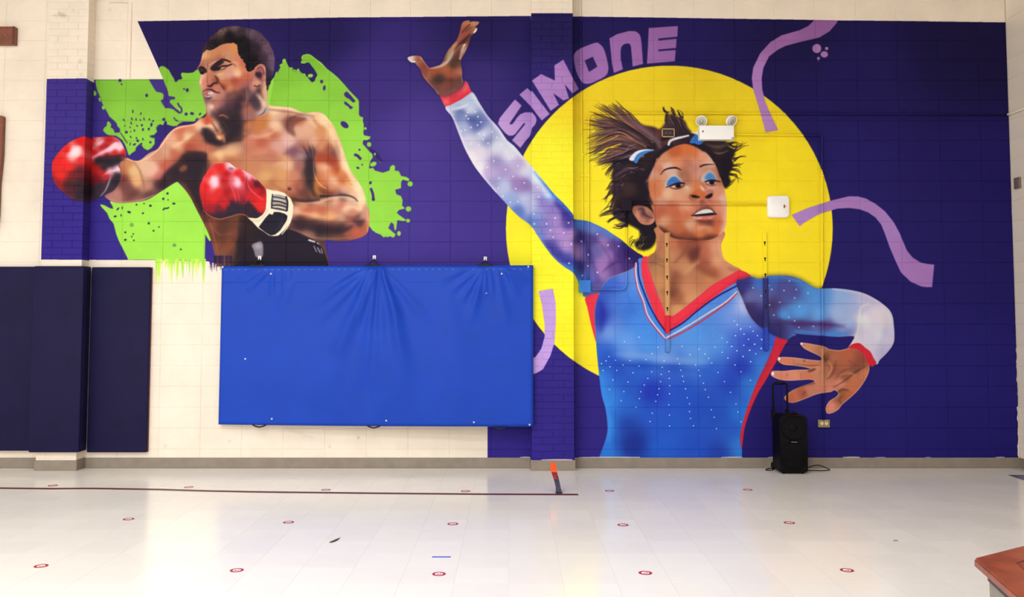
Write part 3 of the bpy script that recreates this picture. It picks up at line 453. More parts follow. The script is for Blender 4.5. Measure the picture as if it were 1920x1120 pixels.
def boxer(P):
    F, G, L, D = P.fill, P.grad, P.line, P.dot
    rng = P.rng
    body = [470,150,500,160,501,190,508,198,525,200,545,202,562,209,572,212,590,210,605,213,615,222,625,235,632,250,640,270,648,295,655,315,668,335,680,355,685,370,688,385,692,395,693,410,691,430,686,440,672,447,640,453,610,451,612,470,616,490,618,500,618,500,405,500,405,500,
       407,492,403,480,398,460,392,440,383,420,370,395,358,372,345,353,332,341,305,357,280,373,260,378,230,381,210,378,196,366,215,350,226,330,222,312,234,296,250,301,263,300,280,287,295,280,302,270,310,258,322,245,335,237,355,234,365,231,376,222,386,217,395,180]
    B = G(body, [(240,305,204,142,102),(230,320,194,122,86),(250,320,228,192,142),(255,340,232,182,132),(230,335,124,62,60),(240,350,124,76,76),(215,365,188,132,122),(250,365,108,66,66),(275,350,194,142,122),(285,320,232,188,168),(270,312,228,188,162),(300,330,204,112,106),
       (300,345,76,50,60),(280,365,102,70,76),(255,375,152,102,96),(310,310,194,102,86),(300,290,208,152,126),(312,285,218,172,152),(330,270,228,178,148),(325,285,198,112,86),(320,260,232,178,152),(340,245,208,118,92),(355,240,218,142,112),(375,236,246,202,172),
       (340,262,208,122,86),(350,255,242,212,176),(330,272,242,198,162),(360,262,194,112,86),(375,258,198,122,92),(355,275,178,82,66),(335,300,178,96,80),(350,300,56,40,50),(370,300,50,38,50),(365,320,50,38,52),(335,325,72,46,56),(345,340,96,60,56),(365,350,66,46,56),
       (355,360,112,66,56),(375,390,92,52,46),(385,410,96,56,50),(390,228,204,92,62),(400,235,242,192,162),(385,250,60,46,56),(395,258,46,38,50),(410,255,218,152,112),(405,270,60,46,50),(380,275,194,112,92),(400,275,194,106,86),(385,285,204,132,102),(410,290,238,198,152),
       (430,285,218,168,126),(400,300,204,132,96),(395,310,192,116,92),(430,300,192,122,92),(425,230,50,40,48),(445,235,60,46,56),(430,215,70,50,60),(460,230,208,132,92),(440,255,60,46,50),(425,262,60,42,48),(470,215,122,72,72),(485,220,208,132,82),(490,235,198,128,76),
       (515,238,242,208,178),(500,250,218,152,126),(470,262,204,132,112),(490,265,194,106,86),(510,250,188,106,82),(530,215,218,172,152),(550,205,246,212,182),(520,205,246,218,182),(540,225,134,82,76),(560,225,184,112,86),(560,245,218,168,148),(575,240,228,178,152),
       (590,225,246,208,168),(610,225,252,226,186),(605,245,218,152,106),(620,245,246,208,162),(630,265,238,198,162),(640,285,246,218,182),(645,310,252,226,196),(600,270,208,142,106),(615,280,168,96,76),(625,290,128,76,76),(590,265,218,168,142),(575,275,168,102,86),
       (580,285,96,66,80),(580,300,76,66,76),(565,290,178,142,142),(540,265,228,188,182),(520,275,218,168,158),(510,290,204,132,112),(550,285,142,96,112),(490,290,208,142,116),(530,300,218,168,132),(480,310,204,138,106),(500,310,208,152,112),(540,310,228,182,152),
       (560,310,172,112,106),(580,320,60,50,60),(580,345,76,56,60),(500,330,218,168,116),(530,330,218,162,112),(550,330,204,138,112),(560,350,172,102,86),(520,350,208,148,102),(545,355,192,116,92),(570,360,112,70,66),(510,345,192,128,92),(550,375,128,72,60),(575,375,96,60,60),
       (535,345,212,152,112),(500,362,192,122,92),(600,310,228,162,126),(610,330,218,132,96),(610,310,238,188,158),(595,300,198,96,70),(620,300,188,86,60),(630,320,208,122,76),(625,340,228,178,152),(640,340,198,112,66),(655,345,232,182,132),(600,345,208,132,82),
       (590,340,192,122,62),(595,360,198,128,72),(610,355,152,82,60),(620,350,218,148,116),(645,358,218,168,152),(670,350,252,228,192),(678,375,252,228,192),(665,365,238,192,162),(640,367,92,60,60),(600,368,76,50,50),(620,365,132,72,60),(685,390,218,162,142),(672,390,248,218,172),
       (660,375,218,188,172),(630,375,228,188,162),(600,378,222,182,158),(570,385,218,152,116),(600,390,198,112,86),(640,385,208,128,112),(650,390,242,202,178),(665,395,192,116,96),(670,405,112,66,70),(680,405,202,162,152),(655,405,152,92,82),(575,395,198,112,92),
       (555,395,228,178,152),(590,405,238,178,132),(620,405,228,168,122),(640,408,208,158,132),(560,410,112,66,66),(590,415,112,70,70),(620,425,102,60,60),(600,430,46,36,50),(640,425,80,56,60),(660,420,168,106,100),(675,420,92,60,66),(685,425,192,112,86),(670,432,198,102,76),
       (650,435,172,96,80),(560,425,80,50,56),(580,435,142,102,92),(610,442,92,66,60),(640,445,106,70,60),(690,410,232,162,132),(395,420,128,72,56),(410,440,102,60,50),(420,420,92,56,46),(440,420,108,66,50),(440,440,122,72,56),(415,465,138,82,60),(430,460,132,76,56),
       (410,485,122,82,76),(450,450,50,38,48),(460,430,76,50,42),(470,445,66,46,40),(440,475,102,66,56),(455,470,40,30,46),(430,485,112,76,66),(480,440,50,36,44)], blur=.6, eps=60., power=2.3)
    # muscle edges and creases
    for q,w,c,b,a in [((238,298,252,302,268,301,290,286,306,268,322,246,345,237,372,233),(2,3,3,3,4,4,3,2),(250,206,176),1,.8),((205,374,230,379,262,376,290,366),(2,3,3,2),(206,160,150),1,.7),((250,302,262,320,268,340,272,362),(1,3,3,1),(150,96,80),1.4,.7),
        ((272,300,290,310,300,326),(3,7,3),(240,200,184),4,.5),((296,345,318,322,340,305),(6,10,4),(60,42,54),4,.6),((322,276,338,268,352,258,364,250),(2,6,5,2),(246,214,178),2,.8),((322,292,345,288,370,288,390,290),(3,5,4,2),(206,120,92),2.4,.6),
        ((348,284,368,288,388,292),(3,3,3),(60,42,52),2.5,.7),((356,300,372,302,384,310,384,330),(14,26,20,10),(48,36,50),4,.7),((376,238,395,236,408,240),(3,6,3),(248,206,176),1.4,.85),((380,246,392,262,412,270,424,264),(5,12,9,4),(50,38,50),3,.75),
        ((404,246,416,256,420,266),(3,8,4),(214,146,106),2.4,.7),((396,228,404,240,412,252,424,244),(2,4,4,2),(60,44,52),1.6,.7),((412,220,422,234,432,246),(1,2,1),(190,140,100),.8,.8),((428,222,436,240,446,258),(10,18,8),(48,36,46),5,.6),
        ((382,274,410,276,440,272,470,262,500,252,522,238),(3,5,5,5,6,3),(222,156,126),3,.5),((395,290,420,286,440,288),(5,9,4),(242,204,160),4,.6),((456,250,480,256,505,252,521,240),(2,4,5,3),(236,190,160),2,.7),((438,262,455,256,470,250),(2,5,3),(120,66,58),2.4,.5),
        ((500,205,520,207,545,210,565,214,590,218),(2,3,4,3,2),(140,80,84),1.8,.7),((503,200,525,202,548,205,570,212,592,213),(2,5,6,3,3),(250,218,184),1.6,.8),((538,232,545,222,560,218,585,222),(2,4,4,2),(110,66,64),1.6,.8),((536,234,542,246,555,256),(4,6,2),(104,62,60),2,.8),
        ((556,218,575,220,587,224),(2,5,2),(240,226,220),1.4,.8),((586,220,592,230,602,240),(3,4,2),(176,100,80),2,.7),((604,226,620,244,632,270,640,300,645,318),(6,8,8,8,6),(252,222,184),2.6,.8),((556,246,572,240,590,252,600,276),(5,9,8,5),(226,178,150),4,.6),
        ((628,262,634,284,637,304),(2,5,2),(140,86,80),2,.6),((598,290,608,296,622,300,634,306),(2,6,8,4),(176,76,56),3,.6),((592,280,600,268,606,256),(3,4,2),(180,110,90),2.4,.5),((568,274,576,288,582,302),(1,3,2),(56,52,66),.9,.85),((576,264,582,282,585,300),(1,3,2),(60,56,70),.9,.8),
        ((584,270,590,284,588,300),(1,2.4,2),(70,60,72),.9,.7),((530,290,552,283,572,288),(2,7,3),(132,90,112),2.6,.7),((470,296,500,292,530,296),(2,4,2),(176,110,92),2.4,.6),((581,300,580,330,584,352,592,370),(7,12,10,6),(62,48,58),2.6,.8),
        ((588,302,588,320,592,334,600,346,612,354),(1.4,2,2,2,1.4),(244,176,140),.7,.9),((588,338,594,356,606,368),(4,7,4),(190,124,62),2,.7),((596,352,606,360,622,364),(4,6,3),(110,62,50),2.2,.7),((605,305,612,325,626,340,645,352,662,360),(6,10,10,7,4),(234,182,152),4,.6),
        ((634,300,640,318,656,336,664,350),(3,8,10,4),(214,124,74),3.4,.6),((646,310,660,334,674,360,680,385),(6,9,11,8),(252,228,192),2.4,.8),((656,341,662,343),(1,2),(250,220,180),.8,.8),((655,349,662,351),(1,2),(250,220,180),.8,.8),
        ((600,368,620,368,645,366,662,370,671,378),(4,3.4,3,2.4,1.4),(44,34,42),.9,.9),((553,379,575,381,600,378,625,371,650,371,668,380),(2,3,4,5,4,2),(234,196,172),1.6,.8),((600,374,575,377,556,377),(5,5,3),(70,44,46),1.8,.8),
        ((554,398,580,402,610,408,640,404),(6,7,6,3),(240,182,140),2.6,.7),((570,395,600,392,632,394),(3,8,3),(196,110,90),3,.5),((646,392,660,388,674,392,678,384),(3,5,6,4),(250,220,186),1.8,.8),((654,398,664,402,672,404),(4,9,5),(150,82,74),2.6,.6),
        ((556,412,580,418,605,430,640,430),(8,14,16,6),(52,38,50),4,.65),((660,412,674,418,684,412),(4,10,4),(80,54,62),2.6,.7),((545,430,565,436,590,446,625,448,660,446),(2,3,3,3,2),(190,146,124),1.2,.6),((688,396,691,414,689,436),(2,3,2),(240,176,146),.9,.8),
        ((556,352,566,366,574,376),(3,6,3),(120,74,66),2.4,.6),((505,340,520,352,545,364,560,368),(1,4,5,3),(150,92,70),2.6,.5),((512,310,530,306,552,308),(3,7,3),(236,190,152),3,.5),((538,370,552,374,570,376),(3,5,3),(60,40,44),1.6,.7),
        ((340,350,356,372,374,405,392,440,402,480),(2,4,5,4,3),(150,90,70),2,.5),((352,345,368,372,382,400),(6,10,8),(52,38,48),3,.7),((392,420,412,440,436,438),(2,3,2),(160,100,76),1.4,.6),((392,412,400,440,410,480),(1,2.4,1),(170,106,80),1,.7),
        ((410,425,420,445,412,470),(3,10,4),(88,52,44),3.4,.6),((440,436,450,420,445,405),(3,8,3),(140,86,62),3,.5),((415,482,432,464,446,446),(2,6,3),(140,84,62),2.6,.5),((448,420,452,450,448,490),(4,9,10),(38,28,42),2.8,.7)]:
        L(q, list(w), c, b, a, B)
    for q,c,b_,a_ in [((346,287,366,284,386,286,387,300,384,312,377,330,373,350,376,375,383,396,378,399,368,380,358,360,345,343,334,338,322,346,304,354,298,347,312,322,330,306),(46,35,48),2.4,.8),
        ((336,316,347,309,351,316,341,323),(160,96,66),1.4,.7),((378,240,392,243,402,252,408,262,418,268,412,273,398,269,387,258),(48,40,52),2,.75),((404,216,450,196,470,206,464,226,446,250,430,262,418,246,409,231),(46,36,48),3.6,.7),
        ((592,299,600,288,615,291,630,299,637,311,632,326,622,313,605,306),(160,66,48),2.8,.6),((548,413,570,418,600,424,640,427,664,422,642,438,600,437,560,427),(52,39,52),2.6,.75),((448,408,470,404,500,440,472,458,458,472,446,497,434,497,446,462,452,432),(40,30,40),3,.7),
        ((536,233,545,222,560,218.5,576,222,562,228,551,238,554,253,545,247),(116,70,66),1.8,.6),((424,276,440,268,452,270,456,282,444,290,430,288),(232,188,156),3.4,.55),((470,292,500,296,530,298,512,306,482,302),(186,120,98),2.6,.5),
        ((590,240,604,250,612,268,604,282,596,268),(214,152,112),3,.5),((556,250,578,246,592,258,586,274,568,268),(226,178,156),3.4,.55),((640,392,660,386,676,394,668,404,650,404),(236,186,156),2.4,.5),((575,300,588,300,590,330,586,352,577,340,574,318),(54,44,54),2.2,.7)]:
        F(q, c, b_, a_, clip=B)
    D(411,258,5,3.6,(242,192,152),35,1.6,.8,B); L([401,248,410,250,419,258,421,267], [2,3,3,2], (206,134,96), 1, .8, B)
    D(543,354,3.6,3,(60,40,50),0,1,.9,B); D(544,353,1.3,1.1,(200,170,180),0,.5,.9,B)
    # trunks
    T = F([458,470,470,459,486,452,500,441,512,443,530,432,545,431,575,444,592,452,604,465,611,480,616,496,617,502,617,502,436,502,436,502,450,488], (40,31,48), 1.)
    F([472.5,459,487,452,493,460,492,482,480,482,476,470], (138,132,146), 1., clip=T); D(484,462,7,5,(186,180,190),0,2.4,.7,T)
    for q,w,c in [((578,450,591,454),3.4,(220,220,232)),((594,455,603,459),3.4,(220,220,232)),((588,461,594,473),2.2,(150,148,164)),((595,464,601,475),2.2,(170,168,184)),((602,466,605,476),1.6,(190,188,200))]: L(q, w, c, .5, .9, T)
    for k in range(26):
        x = 402+rng.random()*36; L([x,480,x,492+rng.random()*10], [3,1], (60,40,90) if k%2 else (44,32,52), .8, .8)
    # ---- head
    head = [383,94,400,92,410,86,425,80,443,79,452,90,450,100,460,113,462,130,470,134,478,125,486,120,495,121,499,130,499,150,499,162,501,185,503,203,506,208,480,222,440,228,410,224,394,219,390,212,386,203,383,190,380,180,378,172,375,162,373,155,374,150,376,140,374,135,370,130,372,124,376,117,379,104]
    Hd = G(head, [(385,105,228,172,132),(400,100,208,142,102),(420,95,208,142,106),(440,90,218,148,96),(445,110,212,138,112),(430,110,204,148,116),(410,110,178,112,92),(395,115,188,128,96),(385,115,192,138,106),(380,120,168,112,92),(440,120,228,168,138),(455,120,208,122,92),
       (450,130,228,162,128),(425,105,208,152,122),(400,125,182,96,82),(392,130,208,152,132),(390,140,198,128,102),(385,150,204,128,106),(380,145,228,192,168),(376,160,218,168,142),(400,140,192,122,96),(410,138,228,192,152),(430,140,218,162,152),(445,138,238,198,162),(455,145,204,112,86),
       (440,152,178,86,66),(420,155,204,122,86),(415,145,218,168,132),(390,155,208,132,122),(400,155,188,116,96),(405,150,152,76,66),(395,165,192,112,96),(405,165,208,132,112),(418,163,132,66,52),(430,165,208,138,106),(445,165,188,112,92),(455,160,182,106,102),(440,175,132,82,76),
       (460,170,102,72,82),(450,185,76,52,60),(430,180,122,82,82),(415,175,192,132,122),(400,180,208,152,128),(390,185,142,102,106),(400,192,168,112,102),(395,200,228,182,168),(405,200,188,128,116),(390,208,192,162,158),(400,212,128,86,92),(415,200,152,102,106),(430,195,112,76,86),
       (445,200,56,42,58),(430,210,60,46,60),(415,212,76,50,60),(460,195,142,92,86),(465,205,172,106,92),(475,190,82,60,76),(485,195,112,76,76),(480,180,76,58,76),(490,180,228,192,162),(492,195,238,208,182),(495,170,228,178,148),(485,170,92,60,66),(475,165,204,142,132),
       (470,175,122,92,96),(501,206,190,172,166),(490,208,204,172,168),(470,215,162,112,112),(440,220,52,40,48),(415,220,60,44,52)], blur=.6, eps=24., power=2.2)
    F([424,192,446,178,463,169,471,186,463,200,446,206,426,213,409,217,400,213,412,204], (60,45,58), 2.6, .22, clip=Hd); D(447,136,8,6,(242,202,168),0,3,.6,Hd); F([473,178,483,180,490,200,482,210,474,200], (74,56,72), 2.4, .6, clip=Hd)
    F([396,131,412,132,424,129,414,136,402,137], (150,84,70), 1.6, .5, clip=Hd); F([452,100,458,116,462,134,470,142,462,150,452,136,450,118], (196,112,86), 2.4, .45, clip=Hd)
    hr = [378,103,380,92,387,80,395,70,405,62,415,54,430,50,445,49,460,52,475,55,487,61,497,70,505,82,512,95,515,108,515,120,513,135,510,147,506,158,502,170,500,165,499,150,499,140,498,128,494,121,487,119.5,480,124,475,130,468,134,462,130,460,120,455,112,448,104,446,95,444,83,430,81,415,84,405,89,395,94,386,94]
    hp = P.smooth(P.pts(hr), True, 4); hp = hp + rng.normal(0, .5, hp.shape)
    Hr = G(hp.ravel(), [(400,80,26,18,24),(430,66,22,15,24),(450,60,60,46,60),(470,62,106,82,102),(440,52,110,86,92),(490,75,96,72,92),(480,90,50,32,48),(460,90,18,15,22),(500,90,112,86,106),(508,110,118,92,118),(495,110,66,46,62),(475,110,22,16,26),(485,125,26,18,28),(505,135,60,48,68),
       (512,130,122,96,122),(505,150,42,36,50),(396,68,80,60,60),(384,88,60,44,52),(465,120,20,16,28),(415,56,120,94,84),(440,80,20,14,22),(455,75,24,18,26),(502,165,60,48,64)], sm=False, blur=.7, eps=8.)
    for k in range(260):
        x, y = 376+rng.random()*142, 48+rng.random()*115
        D(x,y,.9+rng.random(),.8+rng.random()*.8,[(18,12,20),(120,96,110),(40,28,40)][k%3],0,.4,.35,Hr)
    for q,w,c,b,a in [((395,127,404,119,414,112.5,421,112,433,116.5),(2,4.5,4.5,3.6,2.4),(38,24,40),.6,.95),((391,122,403,116.5,413,110.5),(1,2,1),(222,196,196),.6,.7),((398,129,404,128,411,130),(4,8,5),(40,26,40),1,.9),((408,129,416,123.5,426,123,435,120),(3,2.6,3,1.4),(40,22,32),.5,.9),
        ((411,131,420,129,427,124),(2,2,1),(90,46,44),.6,.8),((433,118,440,122,443,126),(2,3,1),(150,76,62),1,.7),((372,129,377,126,383,129,387,134),(2,4.4,4,2),(40,28,40),.6,.95),((374,136,380,137,384,134),(2,5,3),(36,24,36),.7,.95),((376,141,380,142,383,139),(1,2,1),(220,196,186),.5,.8),
        ((388,134,386,144,382,154),(3,4,4),(226,160,136),1.2,.8),((390,138,388,152,392,158),(1,2,2),(160,88,74),1,.7),((402,142,407,147,408,154,404,158),(2,3,3,2),(80,40,42),.9,.9),((388,160,394,162,400,157,407,154),(2,4.6,4,2),(58,32,44),.8,.95),((381,152,383,158,388,160),(2,3,2),(214,138,128),.9,.7),
        ((378,147,376,153,376,158),(2,4,2),(244,220,190),.9,.8),((380,172,387,167.5,396,168,405,173,413,174),(2,3.6,4,3,1.4),(92,46,52),.7,.95),((381,171,388,165.5,396,165.5),(1,2,1),(206,160,156),.6,.7),((383,179,391,182,400,178.5,404,175),(2,5,4.4,2),(196,166,172),.8,.9),((384,183.5,392,184.5,398,181.5),(1,2.4,1),(56,36,50),.6,.9),
        ((383,176,388,178,392,177),(2,3,2),(190,110,112),.6,.8),((409,153,415,160,421,168),(2,3.6,2),(112,52,42),1,.85),((411,158,414,166,419,172),(2,4,2),(224,176,166),1.2,.6),((425,150,440,147,456,150),(2,5,2),(190,100,76),2.4,.5),((404,205,415,206,428,200,445,194),(3,7,8,4),(72,50,62),3,.6),
        ((440,178,452,172,462,166),(4,9,4),(90,62,72),3,.6),((400,214,412,218,425,216),(3,5,3),(66,44,54),1.6,.7),((410,218,418,216,428,221),(2,3,2),(190,124,86),1,.8),((462,166,464,180,462,196),(2,4,2),(176,130,120),1.6,.7),((474,180,480,196,486,204),(4,9,4),(82,60,76),3,.6),
        ((480,176,490,186,498,200),(3,6,5),(236,206,178),2,.8),((494,150,499,170,501,192),(3,4,3),(236,190,160),1.2,.8),((484,168,490,178,494,186),(4,5,2),(92,60,62),1.6,.6),((500,200,496,208,488,214),(3,4,2),(196,188,190),1.2,.6),((499,203,494,212,484,218),(1,2.4,1),(70,54,66),.8,.8),
        ((404,113,398,122,392,126),(2,3,1),(214,170,150),1.2,.6),((424,103,418,110,410,116),(2,3.4,1),(160,92,80),1.4,.6),((382,98,379,108,375,120),(2,3,2),(234,186,150),1,.8),((388,118,390,126,388,132),(1,2,1),(150,92,78),1,.7)]:
        L(q, list(w), c, b, a, Hd)
    F([394,128,404,120,415,113,420,116,415,121,411.5,126,413,130,404,133,397,132], (38,26,40), .8, .9, clip=Hd); F([372.5,130,378,125.5,386,129,388,135,383,138,376,139,373.5,135], (40,28,40), .8, .85, clip=Hd); D(384,138,1.4,1.2,(190,130,116),0,.4)
    L([409,125,420,121.5,430,122.5], [1,1.6,1], (206,120,96), .6, .8, Hd); L([409,129.5,417,125,427,123.5,436,120.5], [1.5,2,2,1], (40,22,32), .5, .95, Hd)
    D(417,127.2,1.5,.9,(220,200,190),0,.3); F([389,175.5,394,172,399,173,400,175.5,394,177.5], (212,200,200), .4); D(397,200,4,4,(244,206,190),0,1.6,.7,Hd); D(379,137,2.6,2.2,(24,16,26),0,.4)
    Er = G([477,142,479,131,486,123,494,123,498,132,497,148,491,157,481,161,473,158,474,150], [(480,128,206,142,128),(494,130,216,152,136),(484,140,70,34,50),(488,144,66,34,50),(494,145,216,150,136),(482,152,224,170,150),(478,158,222,150,130),(476,146,196,140,136),(487,132,150,90,96)], blur=.5, eps=4.)
    L([481,131,487,126,493,130,495,140], [1.4,2,2.4,1.4], (104,52,62), .5, .8, Er); D(485,140,6,4.6,(62,34,52),15,.8,.85,Er); L([476,160,482,162,488,159], 2, (70,40,46), .7, .8)
    # ---- left glove
    g1 = [97,310,100,300,108,288,120,275,135,264,155,256,166,257,185,257,205,256,213,256,224,263,230,272,235,283,236.5,290,231,300,224,305,222,312,225,318,226,330,222,345,212,358,200,364,190,370,175,375,150,378,135,374,120,362,107,350,99,335]
    F(g1, (48,34,110), 3, .6)
    g = G(g1, [(110,300,225,40,40),(125,280,226,36,36),(140,283,255,236,242),(143,288,250,212,216),(135,292,246,182,188),(120,305,236,46,42),(130,315,232,42,40),(150,265,216,30,30),(150,300,226,46,46),(115,328,226,46,40),(105,345,150,36,40),(135,325,122,36,46),(150,320,92,36,50),(150,345,50,40,50),(130,345,76,36,46),
       (130,365,86,40,60),(150,370,46,38,50),(165,275,188,26,30),(170,265,216,26,30),(185,268,250,196,206),(175,275,226,122,136),(190,275,192,30,36),(205,262,198,26,30),(200,275,168,26,36),(215,272,246,212,226),(225,278,255,226,242),(205,280,242,182,202),(190,287,226,112,126),(175,295,226,92,112),(175,285,206,30,36),
       (215,287,216,36,36),(230,285,226,40,40),(200,292,142,26,36),(185,300,60,46,56),(205,305,46,42,52),(220,298,40,40,50),(195,315,46,42,52),(170,310,168,22,26),(175,318,192,26,28),(190,322,206,36,36),(205,322,242,192,206),(222,316,246,212,232),(200,330,192,46,60),(180,335,132,22,30),(165,335,82,16,26),(165,355,28,22,36),
       (185,350,56,48,60),(205,345,60,50,66),(215,340,46,42,52),(220,330,46,42,52),(190,365,60,50,70)], blur=.6, eps=8.)
    for q,w,c,b,a in [((172,297,188,288,204,280,220,270),(2,4,8,12),(252,216,230),1.6,.85),((164,276,176,272,190,265),(2,4,3),(120,24,36),1.6,.6),((176,272,186,268,194,264),(2,6,3),(252,206,214),1.6,.85),((130,292,140,286,150,276),(6,14,8),(254,226,232),3,.8),((176,300,192,296,210,294,234,291),(2,3,4,4),(52,40,50),1.2,.85),
        ((178,305,190,302,210,304,224,304),(6,14,16,8),(46,42,54),2,.85),((196,326,208,322,220,318,226,315),(1,3,5,5),(246,206,222),1,.9),((190,330,202,326,212,322),(1,2,1),(220,120,140),.9,.8),((208,331,203,345,197,358,188,368),(1.4,2.6,2,1.4),(196,190,202),.8,.85),((110,352,125,366,145,374,170,374),(2,2,2,2),(130,60,80),1,.6),
        ((100,330,104,346,116,360),(3,4,3),(160,40,50),1.4,.6),((200,275,216,264,224,266),(2,5,2),(170,26,40),1.6,.6),((98,312,104,298,116,282),(2,3,3),(200,60,56),1.2,.5)]: L(q, list(w), c, b, a, g)
    # ---- right glove
    cuff = [499,354,510,357,520,358,533,362,545,372,550,385,549,402,544,418,535,430,522,442,514,443,505,442,495,435,484,428,473,416,464,408,480,409.5,492,403,498,392,499.5,370]
    K = F(cuff, (246,236,214), .6, sm=False)
    F([485,426,497.5,409,505,401,511,403,514,397.5,524,398,534,401,539,405,538,411,535,417.5,525,432.5,516,440,507.5,442,496,435], (40,35,52), .6, clip=K, sm=False); L([529,404,528,418,519,434], [2,5,3], (62,62,84), 2, .7, K)
    F([512,366,536,370,538,394,510,390], (176,168,160), .6, clip=K)
    for q,w,c in [((511,364,510,378,509,391),2.2,(48,46,66)),((536,368,539,380,538,396),3.2,(44,42,58)),((511,369,524,371,536,374),1.8,(40,38,52)),((511,377,524,378,537,383),2.4,(40,38,52)),((510,385,524,385,538,389),2.2,(40,38,52)),((509,390,524,392,538,396),2.2,(40,38,52)),((514,373.5,524,375,534,378),3,(206,198,190)),((513,388,524,388.6,534,391),2,(220,212,196)),
        ((528,440,540,425,548,405),1.6,(250,244,224)),((470,412,484,414,496,404,502,392),3,(226,214,188))]: L(q, w, c, .5)
    g2 = [374,355,378,340,388,322,400,309,415,306,428,305,440,313,455,319,470,327,480,335,490,345,497,354,499,362,499,380,497,395,490,404,480,409,465,404,455,402,445,402,430,406,412,410,395,405,383,395,377,375]
    g = G(g2, [(400,338,255,226,242),(402,345,246,192,206),(395,330,236,40,40),(385,350,226,40,40),(380,370,206,40,46),(415,315,226,36,36),(425,325,192,26,36),(430,312,250,202,216),(437,313,242,192,206),(445,340,255,216,242),(438,335,226,112,126),(455,335,216,36,40),(445,325,226,40,46),(420,340,196,36,46),(410,360,226,46,46),
       (425,360,176,30,42),(440,365,206,46,56),(400,375,226,46,48),(395,390,162,36,46),(410,390,122,36,50),(420,382,202,40,50),(435,385,60,40,60),(450,380,152,40,60),(445,395,48,40,58),(465,385,60,42,60),(470,370,206,40,50),(480,360,202,36,46),(465,330,250,192,212),(475,335,236,122,142),(480,345,92,26,40),(490,360,162,26,36),
       (470,345,192,30,42),(490,375,226,46,50),(478,385,226,46,48),(490,388,226,50,50),(480,400,46,38,56),(470,400,46,38,56),(410,403,60,42,62),(430,400,48,40,60)], blur=.6, eps=7.)
    for q,w,c,b,a in [((428,307,434,310,439,314),(3,4,3),(252,226,236),.8,.9),((428,315,434,317,438,317),(2,4,2),(80,40,60),1.4,.7),((454,319,462,325,466,334),(2,4,2),(250,200,214),1,.8),((466,323,476,330,480,336),(2,5,2),(246,190,210),1.2,.8),((462,335,466,350,476,362,494,376),(1,2.4,2.4,2),(240,110,120),1,.8),((464,330,462,345,466,358),(2,3,2),(140,24,36),1.2,.7),
        ((472,336,482,346,494,354),(3,7,4),(96,26,40),1.8,.7),((470,378,482,392,492,396),(3,7,5),(226,44,46),1.4,.8),((476,366,486,374,496,380),(3,6,3),(226,44,50),1.6,.7),((430,340,436,356,442,372,440,384),(1,2,2,1),(240,110,120),.9,.7),((444,356,448,368,448,380),(1,2,1),(236,90,104),.9,.7),((460,360,462,374,460,384),(1,2.4,1),(226,60,76),.9,.7),
        ((420,370,428,380,432,390),(3,5,2),(220,40,50),1.2,.7),((410,380,420,388,426,394),(2,4,2),(214,40,50),1.2,.7),((424,394,440,386,456,390,470,396),(5,12,14,10),(48,38,56),2,.8),((464,382,472,388,480,398),(4,8,8),(46,36,54),1.6,.8),((384,398,405,406,428,404,446,400),(3,6,7,5),(50,40,60),2,.7),((396,330,402,338,404,350),(6,12,5),(255,224,240),2.4,.8),
        ((440,332,446,341,446,350),(4,8,4),(255,210,232),2,.8),((376,360,380,380,388,396),(2,3,2),(170,40,50),1.2,.6)]: L(q, list(w), c, b, a, g)
    L([380,394,395,406,412,411,430,407,446,402,458,403,466,408], 1.6, (170,112,84), .6, .9)

# ------------------------------------------------------------- helpers
def lin(c): return tuple((v/255/12.92 if v/255 <= .04045 else ((v/255+.055)/1.055)**2.4) for v in c)+(1.,)
def nodes(m): return m.node_tree.nodes, m.node_tree.links
def mat(name, c, rough=.5, metal=0., spec=.5, noise=0., nscale=6., bump=0., bscale=60., emit=0., coat=0., rand=0.):
    m = bpy.data.materials.new(name); m.use_nodes = True; N, L = nodes(m); b = N['Principled BSDF']
    b.inputs['Base Color'].default_value = lin(c); b.inputs['Roughness'].default_value = rough; b.inputs['Metallic'].default_value = metal
    b.inputs['Specular IOR Level'].default_value = spec; b.inputs['Coat Weight'].default_value = coat
    tc = N.new('ShaderNodeTexCoord')
    if noise or rand:
        base = N.new('ShaderNodeRGB'); base.outputs[0].default_value = lin(c); cur = base.outputs[0]
        if noise:
            n = N.new('ShaderNodeTexNoise'); n.inputs['Scale'].default_value = nscale; n.inputs['Detail'].default_value = 5; L.new(tc.outputs['Object'], n.inputs['Vector'])
            r = N.new('ShaderNodeMapRange'); r.inputs[1].default_value = .3; r.inputs[2].default_value = .7; r.inputs[3].default_value = 1-noise; r.inputs[4].default_value = 1+noise*.5; L.new(n.outputs[0], r.inputs[0])
            mx = N.new('ShaderNodeVectorMath'); mx.operation = 'SCALE'; L.new(cur, mx.inputs[0]); L.new(r.outputs[0], mx.inputs['Scale']); cur = mx.outputs[0]
        if rand:
            oi = N.new('ShaderNodeObjectInfo'); r = N.new('ShaderNodeMapRange'); r.inputs[3].default_value = 1-rand; r.inputs[4].default_value = 1+rand*.6; L.new(oi.outputs['Random'], r.inputs[0])
            mx = N.new('ShaderNodeVectorMath'); mx.operation = 'SCALE'; L.new(cur, mx.inputs[0]); L.new(r.outputs[0], mx.inputs['Scale']); cur = mx.outputs[0]
        L.new(cur, b.inputs['Base Color'])
    if bump:
        n = N.new('ShaderNodeTexNoise'); n.inputs['Scale'].default_value = bscale; n.inputs['Detail'].default_value = 6; L.new(tc.outputs['Object'], n.inputs['Vector'])
        bp = N.new('ShaderNodeBump'); bp.inputs['Strength'].default_value = bump; bp.inputs['Distance'].default_value = .004; L.new(n.outputs[0], bp.inputs['Height']); L.new(bp.outputs[0], b.inputs['Normal'])
    if emit:
        b.inputs['Emission Color'].default_value = lin(c); b.inputs['Emission Strength'].default_value = emit
    return m
